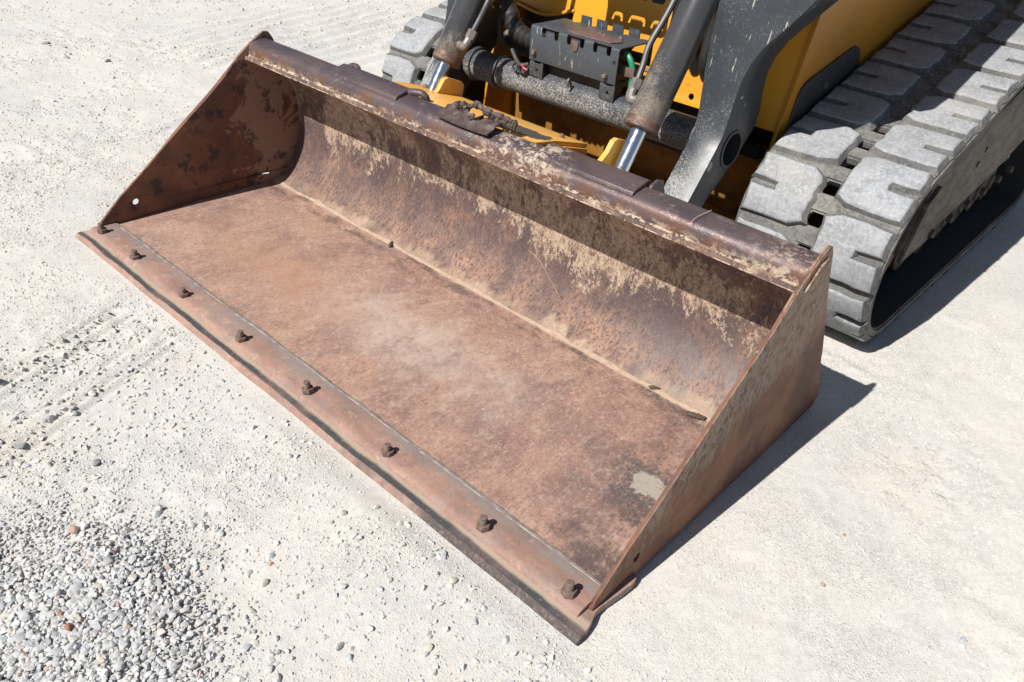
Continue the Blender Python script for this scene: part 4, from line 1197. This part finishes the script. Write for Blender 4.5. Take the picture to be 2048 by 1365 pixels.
# ---- folded cover over the valve block, notched for grip
def make_cover():
    t = 0.004
    x0, x1, y0, y1, z0, z1 = -0.172, 0.176, 1.190, 1.366, 0.622, 0.728
    # front wall with notches cut down from the fold
    def notches(a, b, n, depth, wd, rev=False):
        P = []
        xs = np.linspace(a, b, n)
        for x in xs: P.append((x - wd / 2, x + wd / 2))
        return P
    cuts = notches(-0.118, 0.138, 6, 0.02, 0.017)
    front = [(x0, z0), (x0 + 0.006, z1 - 0.006)]
    front = [(x0, z0), (x0, z1 - 0.010)]
    for i, (a, b) in enumerate(cuts):
        d = 0.024
        front += [(a, z1 - 0.010), (a + 0.001, z1 - d), (a + 0.005, z1 - d - 0.005), (b - 0.005, z1 - d - 0.005), (b - 0.001, z1 - d), (b, z1 - 0.010)]
        if i < len(cuts) - 1 and i % 2 == 0:           # saw teeth on alternate lands
            c = cuts[i + 1][0]; n = 5
            for k in range(n):
                u = b + (c - b) * (k + 0.25) / n; v = b + (c - b) * (k + 0.75) / n
                front += [(u, z1 - 0.010), (u + 0.001, z1 - 0.0055), (v - 0.001, z1 - 0.0055), (v, z1 - 0.010)]
    front += [(x1, z1 - 0.010), (x1, z0)]
    bm = bmesh.new()
    add_prism(bm, front, y0, y0 + t, 'y')
    cov = finish(bm, 'hose_cover', M['cover'], LD, bevel=0.0008)
    # fold between front wall and top, interrupted at the notches
    spans = []; last = x0
    for a, b in cuts: spans.append((last, a)); last = b
    spans.append((last, x1))
    for i, (a, b) in enumerate(spans):
        if i % 2 == 1 and i < len(spans) - 1: continue
        bm = bmesh.new()
        arc = [(y0 + 0.010 - 0.010 * math.cos(q), z1 - 0.010 + 0.010 * math.sin(q)) for q in np.linspace(0, math.pi / 2, 6)]
        arc2 = [(y0 + 0.010 - 0.006 * math.cos(q), z1 - 0.010 + 0.006 * math.sin(q)) for q in np.linspace(math.pi / 2, 0, 6)]
        add_prism(bm, arc + arc2, a, b, 'x')
        finish(bm, 'cover_fold', M['cover'], cov, smooth=True)
    # top with semi-circular scallops along the back
    top = [(x0, y0 + 0.0102), (x1, y0 + 0.0102), (x1, y1 - 0.0102)]
    for x in np.linspace(0.125, -0.125, 5):
        top += [(x + 0.014 * math.cos(q), y1 - 0.0102 - 0.016 * math.sin(q)) for q in np.linspace(0, math.pi, 7)]
    top += [(x0, y1 - 0.0102)]
    bm = bmesh.new(); add_prism(bm, top, z1 - t, z1, 'z')
    finish(bm, 'cover_top', M['cover'], cov, bevel=0.0006)
    back = [(x0, z0 + 0.03), (x1, z0 + 0.03), (x1, z1 - 0.010), (x0, z1 - 0.010)]
    hole = [(0.10, 0.684), (0.150, 0.684), (0.160, 0.700), (0.150, 0.714), (0.12, 0.708)]
    bm = bmesh.new(); add_prism(bm, back, y1 - t, y1, 'y', holes=[hole])
    finish(bm, 'cover_back', M['cover'], cov)
    bm = bmesh.new()
    arc = [(y1 - 0.010 + 0.010 * math.cos(q), z1 - 0.010 + 0.010 * math.sin(q)) for q in np.linspace(0, math.pi / 2, 6)]
    arc2 = [(y1 - 0.010 + 0.006 * math.cos(q), z1 - 0.010 + 0.006 * math.sin(q)) for q in np.linspace(math.pi / 2, 0, 6)]
    add_prism(bm, arc + arc2, 0.145, x1, 'x'); finish(bm, 'cover_fold', M['cover'], cov, smooth=True)
    # grip tabs standing along the back edge
    for x in (-0.092, -0.028, 0.036, 0.100):
        P = [(x - 0.021, z1 - 0.012), (x - 0.021, z1 + 0.017)]
        for k in range(6):
            u = x - 0.021 + 0.042 * k / 6
            P += [(u + 0.0005, z1 + 0.020), (u + 0.0045, z1 + 0.0205), (u + 0.0062, z1 + 0.0165)]
        P += [(x + 0.021, z1 - 0.012)]
        bm = bmesh.new(); add_prism(bm, P, y1 + 0.0005, y1 + 0.0045, 'y')
        finish(bm, 'grip_tab', M['cover'], cov)
    # worn rusty mid plate on top and tongues folded over the front
    bm = bmesh.new(); add_prism(bm, [(-0.055, y0 + 0.035), (-0.02, y0 + 0.016), (0.125, y0 + 0.020), (0.140, y0 + 0.060), (0.115, y0 + 0.095), (-0.01, y0 + 0.085), (-0.03, y0 + 0.055)], z1 + 0.0006, z1 + 0.004, 'z')
    finish(bm, 'worn_patch', M['coverrust'], cov, bevel=0.001)
    a, b = spans[3]
    bm = bmesh.new(); add_prism(bm, [(a + .002, 0.716), (b - .002, 0.716), (b - .006, 0.690), (b - .014, 0.686), (a + .016, 0.682), (a + .010, 0.690)], y0 - 0.0036, y0 - 0.0004, 'y')
    finish(bm, 'bent_tongue', M['coverrust'], cov, bevel=0.0008)
    for x, y in ((0.03, y0 + 0.095), (0.105, y0 + 0.10), (0.06, y0 + 0.075)):
        lathe('top_screw', (x, y, z1), (x, y, z1 + 0.01), [(0, 0.009), (0.003, 0.009), (0.004, 0.006), (0.008, 0.005)], M['fitting'], cov, 10)
    for (x, z) in ((-0.150, 0.647), (0.138, 0.641)):
        bm = bmesh.new(); add_lathe(bm, (x, y0, z), (x, y0 - 0.02, z), [(0, 0.0085), (0.010, 0.0085), (0.012, 0.006)], 6)
        finish(bm, 'cover_bolt', M['bolt'], cov)
    lathe('bolt_hole', (0.163, y0 + 0.001, 0.686), (0.163, y0 - 0.001, 0.686), [(0, 0.0065), (0.0014, 0.0065)], M['black'], cov, 14)
    # mounting feet on the cross tube
    for x in (-0.170, 0.118):
        bm = bmesh.new()
        add_prism(bm, [(x, 0.572), (x + 0.056, 0.568), (x + 0.056, 0.620), (x + 0.048, 0.620), (x + 0.043, 0.613), (x + 0.020, 0.613), (x + 0.014, 0.620), (x, 0.620)], y0 + 0.004, y0 + 0.010, 'y', holes=[circ((x + 0.03, 0.592), 0.005, 10)])
        f = finish(bm, 'mounting_foot', M['tube'], cov, bevel=0.0008)
        bm = bmesh.new(); add_prism(bm, [(y0 + 0.0105, 0.571), (y0 + 0.0105, 0.63), (y0 + 0.06, 0.63), (y0 + 0.03, 0.575)], x + 0.052, x + 0.056, 'x'); finish(bm, 'foot_web', M['frame'], f)
    # clutter inside
    box('valve_block', (-0.15, 1.225, 0.585), (0.13, 1.33, 0.690), M['black'], cov)
    box('latch_bar', (0.150, 1.225, 0.645), (0.214, 1.232, 0.672), M['coverrust'], cov, 0.001)
    tube('green_hose', [(0.165, 1.24, 0.708), (0.190, 1.236, 0.690), (0.205, 1.235, 0.655), (0.205, 1.235, 0.61), (0.235, 1.22, 0.56), (0.24, 1.215, 0.52)], 0.009, M['green'], LD, 10, 5)
    tube('black_hose', [(0.17, 1.27, 0.64), (0.21, 1.255, 0.615), (0.225, 1.235, 0.58), (0.215, 1.225, 0.545)], 0.013, M['black'], LD, 10, 5)
    tube('rear_pipe', [(0.13, 1.30, 0.66), (0.3, 1.30, 0.655)], 0.006, M['fitting'], LD, 8, 0)
    return cov
make_cover()
lathe('clamp_bolt', (0.245, 1.19, 0.555), (0.245, 1.175, 0.555), [(0, 0.009), (0.01, 0.009), (0.013, 0.006)], M['bolt'], LD, 10)
tube('hose_clip', [(0.262, 1.185, 0.56), (0.275, 1.178, 0.545), (0.278, 1.18, 0.515), (0.27, 1.19, 0.50)], 0.012, M['gland'], LD, 8, 4)

# ---- ribbed boot, hoses and wires beside the left cylinder
P = smooth_path([(-0.43, 1.36, 0.88), (-0.385, 1.30, 0.79), (-0.335, 1.268, 0.715), (-0.29, 1.262, 0.672), (-0.23, 1.268, 0.655), (-0.165, 1.275, 0.655)], 12)
tube('ribbed_boot', P, 0.03, M['black'], LD, 18, 0, [0.027 + 0.006 * (0.5 + 0.5 * math.sin(i * 1.35)) * (1 if i > 22 else 0.3) for i in range(len(P))])
for pts, r, m in (([(-0.425, 1.36, 0.90), (-0.385, 1.30, 0.78), (-0.365, 1.25, 0.68), (-0.345, 1.26, 0.60)], 0.010, 'black'),
                  ([(-0.43, 1.35, 0.62), (-0.36, 1.33, 0.60), (-0.28, 1.32, 0.60), (-0.16, 1.32, 0.62)], 0.018, 'black'),
                  ([(-0.42, 1.42, 0.66), (-0.3, 1.40, 0.63), (-0.16, 1.38, 0.64)], 0.02, 'black'),
                  ([(-0.27, 1.215, 0.625), (-0.235, 1.20, 0.603), (-0.205, 1.19, 0.593), (-0.18, 1.20, 0.60)], 0.007, 'pipe'),
                  ([(-0.20, 1.188, 0.597), (-0.185, 1.183, 0.590), (-0.172, 1.185, 0.585)], 0.003, 'red')):
    tube('hose' if m != 'red' else 'red_wire', pts, r, M[m], LD, 10, 5)
for i in range(6):
    a = Vector((-0.235 + i * 0.012, 1.20, 0.594)); 
    tube('cable_tie', [a, a + Vector((random.uniform(-.01, .01), -0.012, -0.012)), a + Vector((random.uniform(-.02, .02), -0.018, -0.022))], 0.004, M['black'], LD, 6, 3)
for i in range(5):
    x = 0.17 + i * 0.042
    tube('hose', [(x, 1.47, 0.95), (x + 0.005, 1.485, 0.80), (x - 0.005 + 0.01 * (i % 2), 1.478, 0.68 + 0.012 * (i % 3)), (x + 0.01, 1.50, 0.628 + 0.012 * ((i * 2) % 3))], 0.021, M['black'], LD, 10, 6)
lathe('grease_fitting', (-0.318, 1.245, 0.665), (-0.318, 1.225, 0.67), [(0, 0.009), (0.006, 0.011), (0.012, 0.007)], M['fitting'], LD, 12)

# ------------------------------------------------------------------ loose bits in the bucket
def flake(loc, sc, rz, label):
    bm = bmesh.new(); g = []
    r = random.Random(int(rz * 100))
    for j in range(5):
        row = []
        for i in range(9):
            u = i / 8 - 0.5; v = j / 4 - 0.5
            row.append(bm.verts.new((u * (1 + .2 * v), v * 0.38 * (1 - 1.4 * u * u) + r.uniform(-.02, .02), 0.22 * (0.25 - u * u) * 1.0 - 0.5 * v * v + r.uniform(-.015, .015) + 0.13)))
        g.append(row)
    for j in range(4):
        for i in range(8): bm.faces.new((g[j][i], g[j][i + 1], g[j + 1][i + 1], g[j + 1][i]))
    bmesh.ops.solidify(bm, geom=bm.faces[:], thickness=0.05)
    o = finish(bm, 'rust_flake', M['bolt'], None, smooth=True)
    o.location = loc; o.scale = (sc, sc, sc); o.rotation_euler = (0, 0, rz)
    o['label'] = label; o['category'] = 'rust flake'; o['group'] = 'rust flakes lying along the floor seam'
flake((-0.345, 0.745, 0.026), 0.038, 2.2, 'small curled rust flake on the dusty seam towards the left end of the bucket')
flake((0.742, 0.752, 0.028), 0.032, 0.5, 'thin rust flake on the seam between the centre and right end of the bucket')
flake((0.884, 0.735, 0.026), 0.052, 0.35, 'largest curled rust flake, at the right end of the bucket seam')

def straw(pts, r, label):
    bm = bmesh.new(); add_tube(bm, smooth_path(pts, 6), r, 5)
    o = finish(bm, 'dry_straw', M['straw'], None, smooth=True)
    o['label'] = label; o['category'] = 'straw'
straw([(0.09, 0.876, 0.175), (0.20, 0.868, 0.160), (0.285, 0.846, 0.118), (0.325, 0.834, 0.098)], 0.0008, 'long pale straw stuck to the curved back of the bucket')
straw([(0.775, 0.700, 0.545), (0.775, 0.718, 0.553), (0.785, 0.765, 0.561)], 0.0009, 'short pale straw lying across the dark top beam')

# ------------------------------------------------------------------ stones
def stone_variant(seed, sub):
    r = np.random.default_rng(seed)
    bm = bmesh.new(); bmesh.ops.create_icosphere(bm, subdivisions=sub, radius=1.0)
    co = np.array([v.co[:] for v in bm.verts]); fa = np.array([[v.index for v in f.verts] for f in bm.faces]); bm.free()
    for _ in range(9):                                # broken faces
        n = r.normal(size=3); n /= np.linalg.norm(n); d = r.uniform(0.48, 0.88)
        e = co @ n - d
        co = co - np.where(e > 0, e, 0)[:, None] * n * 0.93
    co = co * np.array([1.0, r.uniform(0.62, 0.95), r.uniform(0.45, 0.72)])
    co = co * (1 + r.normal(size=(len(co), 1)) * 0.02)
    return co, fa

V2 = [stone_variant(100 + i, 2) for i in range(14)]
V1 = [stone_variant(200 + i, 1) for i in range(14)]
V0 = [stone_variant(300 + i, 1) for i in range(8)]

def blocked(x, y, pad):
    b = (np.abs(x) < 1.10 + pad) & (y > -0.012 - pad) & (y < 1.09)
    t = (np.abs(np.abs(x) - 0.832) < 0.24 + pad) & (y > 1.45) & (y < 3.3)
    return b | t

CP = np.array([1.564, -0.812, 1.308])
CR = np.array([[0.72838953, 0.42370198, -0.53844714], [0.68195171, -0.37232142, 0.62953843], [0.06626127, -0.82574415, -0.56013931]])
def in_view(x, y, pad=60):
    d = np.stack([x, y, 0 * x], 1) - CP
    d = d @ CR
    u = 1024 + 1593.4 * d[:, 0] / d[:, 2]; v = 682.5 + 1593.4 * d[:, 1] / d[:, 2]
    return (d[:, 2] > 0) & (u > -pad) & (u < 2048 + pad) & (v > -pad) & (v < 1365 + pad)

def density(x, y):
    n = fbm(x * 2.6, y * 2.6, 3, 8)
    d = 0.22 + 0.9 * sst(0.45, 0.62, n) + 0.5 * sst(0.50, 0.65, fbm(x * 6, y * 6, 2, 14))
    d = d * np.where((x < -0.1) & (x > -0.75) & (y < -0.03), 0.6, 1.0)
    d = d * np.where((x > 1.05) & (y < 1.6), 0.7, 1.0)
    return d

pos = []   # x, y, size, zlift
def scatter(n, x0, x1, y0, y1, smin, smax, pw, dens, pad):
    x = rng.uniform(x0, x1, n); y = rng.uniform(y0, y1, n)
    k = rng.random(n) < dens(x, y)
    x, y = x[k], y[k]
    s = smin * (smax / smin) ** (rng.random(len(x)) ** pw)
    k = ~blocked(x, y, 0.0) & ~(blocked(x, y, 0.006) & (s > 0.006))
    pos.append(np.stack([x[k], y[k], s[k], np.zeros(k.sum())], 1))

# heap of loose stones, several deep
n = 24000
x = rng.normal(0.42, 0.27, n); y = rng.normal(-0.68, 0.19, n)
hp = heap(x, y)
k = rng.random(n) < hp * 1.15
x, y, hp = x[k], y[k], hp[k]
s = 0.0030 * (0.0122 / 0.0030) ** (rng.random(len(x)) ** 1.35) * (0.72 + 0.30 * hp)
pos.append(np.stack([x, y, s, rng.random(len(x)) * 0.012 * hp], 1))
# coarse stones everywhere, fewer on the packed ground at the right
scatter(5200, -3.0, 2.2, -1.1, 2.6, 0.0038, 0.0115, 2.5, lambda x, y: 0.30 * density(x, y), 0.01)
scatter(2600, -0.6, 1.1, -0.75, 0.0, 0.0042, 0.0125, 1.8, lambda x, y: 0.55 * sst(0.48, 0.62, fbm(x * 5, y * 5, 3, 44)) + 0.1, 0.01)
scatter(7000, -4.6, -1.1, 0.2, 4.0, 0.005, 0.016, 1.9, lambda x, y: 0.5 * sst(0.2, 0.9, np.sin((x + 0.24 * y) * 2 * math.pi / 0.16 + fbm(x * 2, y * 2, 2, 3) * 5)) * sst(0.45, 0.6, fbm(x * 1.6, y * 1.6, 3, 51)), 0.01)
scatter(900, -6.5, -2.2, 0.0, 6.5, 0.008, 0.028, 2.2, lambda x, y: 0.5 * density(x, y), 0.01)
# drift along the lower left of the cutting edge
scatter(2600, -0.5, 1.3, -0.62, -0.01, 0.0038, 0.011, 1.7, lambda x, y: 0.62 * sst(0.44, 0.60, fbm(x * 4, y * 4, 3, 31)), 0.005)
# grit
scatter(150000, -1.9, 1.95, -0.95, 1.9, 0.0016, 0.0044, 1.8, lambda x, y: 0.75 * density(x, y), 0.0)
scatter(60000, -5.5, -0.8, -0.4, 6.0, 0.003, 0.0085, 1.7, lambda x, y: 0.7 * density(x, y), 0.0)
ST = np.concatenate(pos)
ST = ST[in_view(ST[:, 0], ST[:, 1], 900)]
dist = np.linalg.norm(np.concatenate([ST[:, :2], 0 * ST[:, :1]], 1) - CP, axis=1)
app = ST[:, 2] / dist
vis = in_view(ST[:, 0], ST[:, 1], -8)
order = np.argsort(-np.where(vis, app, 0))
NS = 268
big = ST[order[:NS]]; rest = ST[order[NS:]]

def rot_mats(n):
    q = rng.normal(size=(n, 4)); q[:, 1:3] *= 0.28
    q /= np.linalg.norm(q, axis=1, keepdims=True)
    a, b, c, d = q.T
    return np.stack([np.stack([a*a+b*b-c*c-d*d, 2*(b*c-a*d), 2*(b*d+a*c)], -1), np.stack([2*(b*c+a*d), a*a-b*b+c*c-d*d, 2*(c*d-a*b)], -1), np.stack([2*(b*d-a*c), 2*(c*d+a*b), a*a-b*b-c*c+d*d], -1)], 1)

def mass(name, data, variants, label, cat):
    cos, fas, tone = [], [], []
    off = 0
    which = rng.integers(0, len(variants), len(data))
    Rm = rot_mats(len(data))
    z = ground_h(data[:, 0], data[:, 1]) + data[:, 3] + data[:, 2] * 0.12
    for vi, (co, fa) in enumerate(variants):
        k = np.where(which == vi)[0]
        if not len(k): continue
        c = np.einsum('nij,vj->nvi', Rm[k], co) * data[k, 2][:, None, None]
        c += np.stack([data[k, 0], data[k, 1], z[k]], 1)[:, None, :]
        cos.append(c.reshape(-1, 3))
        fas.append((fa[None] + (np.arange(len(k)) * len(co))[:, None, None]).reshape(-1, 3) + off)
        tv = rng.random(len(k)); out_ = heap(data[k, 0], data[k, 1]) < 0.08
        tv = np.where(out_ & (rng.random(len(k)) < 0.8), 0.30 + 0.58 * tv, np.where(out_, tv, 0.16 + 0.44 * tv + 0.42 * (tv > 0.975)))
        tone.append(np.repeat(tv, len(co)))
        off += len(k) * len(co)
    me = np_mesh(name, np.concatenate(cos), np.concatenate(fas))
    at = me.attributes.new('tone', 'FLOAT', 'POINT'); at.data.foreach_set('value', np.concatenate(tone).astype(np.float32))
    o = link(name, me, M['stone_mass'], None, True)
    try: me.set_sharp_from_angle(angle=rad(38))
    except Exception: pass
    o['kind'] = 'stuff'; o['label'] = label; o['category'] = cat
    return o

bigger = rest[:, 2] > 0.0045
coarse, fine = rest[bigger], rest[~bigger]
print('STONES', len(ST), 'coarse', len(coarse), 'fine', len(fine), 'tris', len(coarse) * 80 + len(fine) * 20)
mass('gravel', coarse, V1, 'small grey and tan gravel scattered over the pale dusty ground', 'gravel')
# grit as low pebbles (20 faces each)
def ico0(seed):
    r = np.random.default_rng(seed)
    bm = bmesh.new(); bmesh.ops.create_icosphere(bm, subdivisions=1, radius=1.0)
    co = np.array([v.co[:] for v in bm.verts]); fa = np.array([[v.index for v in f.verts] for f in bm.faces]); bm.free()
    co = co[:12] if False else co
    return co * np.array([1, r.uniform(.6, .95), r.uniform(.45, .75)]) * (1 + r.normal(size=(len(co), 1)) * 0.06), fa
def octa(seed):
    r = np.random.default_rng(seed)
    t = (1 + 5 ** .5) / 2
    co = np.array([(-1, t, 0), (1, t, 0), (-1, -t, 0), (1, -t, 0), (0, -1, t), (0, 1, t), (0, -1, -t), (0, 1, -t), (t, 0, -1), (t, 0, 1), (-t, 0, -1), (-t, 0, 1)], float) / 1.9
    fa = np.array([(0, 11, 5), (0, 5, 1), (0, 1, 7), (0, 7, 10), (0, 10, 11), (1, 5, 9), (5, 11, 4), (11, 10, 2), (10, 7, 6), (7, 1, 8), (3, 9, 4), (3, 4, 2), (3, 2, 6), (3, 6, 8), (3, 8, 9), (4, 9, 5), (2, 4, 11), (6, 2, 10), (8, 6, 7), (9, 8, 1)])
    return co * np.array([1, r.uniform(.6, .95), r.uniform(.45, .75)]) * (1 + r.normal(size=(12, 1)) * 0.10), fa
mass('grit', fine, [octa(i) for i in range(8)], 'fine grit and crushed stone over the pale dusty ground', 'grit')

# single stones: shared meshes, one object each
SM = []
for i, (co, fa) in enumerate(V2):
    me = np_mesh('stone', co, fa)
    me.materials.append(M['stone_single']); me.shade_smooth()
    try: me.set_sharp_from_angle(angle=rad(26))
    except Exception: pass
    SM.append(me)
def stone(x, y, s, me, label, group=None, dz=0.0, mat=None, name='loose_stone', flat=1.0):
    if mat is not None:
        me = me.copy(); me.materials[0] = M[mat]
    o = bpy.data.objects.new(name, me); COL.objects.link(o)
    z = float(ground_h(np.array([x]), np.array([y]))[0]) + dz + s * 0.14 * flat
    o.location = (x, y, z); o.scale = (s, s, s * flat)
    o.rotation_euler = (random.uniform(-.35, .35), random.uniform(-.35, .35), random.uniform(0, 6.28))
    o['label'] = label; o['category'] = 'stone'
    if group: o['group'] = group
    return o
GRP = 'loose stones lying on the pale gravel'
for i, (x, y, s, dz) in enumerate(big):
    size = 'big' if i < NS * 0.3 else ('middling' if i < NS * 0.65 else 'small')
    tone = ('mid_grey', 'light_grey', 'bluish_grey', 'tan', 'dark_grey', 'light_grey', 'mid_grey')[int(rng.integers(0, 7))]
    shape, sc = (('long', (1.25, 0.8, 0.9)), ('flat', (1.08, 1.08, 0.62)), ('blocky', (0.95, 1.05, 1.15)))[int(rng.integers(0, 3))]
    if heap(np.array([x]), np.array([y]))[0] > 0.05:
        P = np.array([[x, y, 0.0]]) - CP
        P = P @ CR; u = 1024 + 1593.4 * P[0, 0] / P[0, 2]; v = 682.5 + 1593.4 * P[0, 1] / P[0, 2]
        row = 'upper' if v < 1130 else ('middle' if v < 1250 else 'lower')
        col = 'left' if u < 110 else ('centre' if u < 240 else 'right')
        where = 'in the %s %s of the loose gravel heap' % (row, col)
    elif x > 1.05: where = 'on the packed dust to the right of the bucket'
    elif y > 0.25: where = 'on the open ground beyond the left end of the bucket'
    elif x < -0.05: where = 'among the drag grooves left of the gravel heap'
    else: where = 'on the dust between the gravel heap and the cutting edge'
    lab = '%s %s %s stone %s' % (size, shape, tone.replace('_', ' '), where)
    o = stone(x, y, s, SM[i % len(SM)], lab, GRP, dz)
    o.scale = [q * w_ for q, w_ in zip(o.scale, sc)]
    o.material_slots[0].link = 'OBJECT'; o.material_slots[0].material = M['stone_' + tone]
special = [
    (-0.450, -0.256, 0.0135, 'stone_pale', 'single pale rounded stone beside the drag grooves left of the bucket'),
    (0.218, -0.190, 0.0085, 'stone_single', 'grey stone alone below the middle of the cutting edge'),
    (0.193, -0.539, 0.0140, 'stone_pink', 'pinkish brown stone at the upper rim of the gravel heap'),
    (0.394, -0.643, 0.0085, 'stone_red', 'small brick red stone at the left within the gravel heap'),
    (0.432, -0.646, 0.0120, 'stone_red', 'larger brick red stone next to a smaller one in the gravel heap'),
    (-3.485, 0.850, 0.0300, 'stone_dark', 'dark flat stone on the open ground near the top left corner'),
    (-2.995, 0.975, 0.0240, 'stone_dark', 'dark grey stone between the bucket corner and the top left'),
    (-0.149, -0.520, 0.0160, 'stone_dark', 'dark grey flat stone at the far left edge above the gravel heap'),
    (0.520, -0.286, 0.0085, 'stone_blue', 'bluish grey pebble right of the gravel heap'),
    (0.538, -0.300, 0.0055, 'stone_red', 'tiny rust red pebble beside a bluish grey one'),
    (0.012, -0.420, 0.0140, 'stone_dark', 'long narrow dark stone chip above the gravel heap'),
    (0.337, -0.361, 0.0105, 'stone_single', 'grey stone just right of the gravel heap, nearer to the heap'),
    (0.397, -0.332, 0.0105, 'stone_single', 'grey stone right of the gravel heap, nearer to the bucket'),
    (-0.238, -0.371, 0.0090, 'stone_pale', 'upper one of two pale pebbles close together on the left'),
    (-0.205, -0.376, 0.0095, 'stone_single', 'lower one of two pebbles close together on the left'),
    (-0.212, -0.429, 0.0125, 'stone_dark', 'rough dark grey stone below two pale pebbles on the left'),
    (1.358, 0.491, 0.0080, 'stone_pink', 'reddish pebble on the packed dust at the lower right'),
    (1.617, 0.574, 0.0095, 'stone_blue', 'pale bluish stone near the right edge at the bottom'),
    (1.330, 0.661, 0.0050, 'stone_red', 'tiny reddish pebble on the packed dust right of the bucket'),
    (0.816, -0.317, 0.0080, 'stone_blue', 'grey stone at the bottom edge below the bucket corner'),
]
for i, (x, y, s, m, lab) in enumerate(special):
    stone(x, y, s, SM[(i * 3) % len(SM)], lab, None, 0.014 * float(heap(np.array([x]), np.array([y]))[0]), m, 'loose_stone', 0.6 if 'flat' in lab else 1.0)
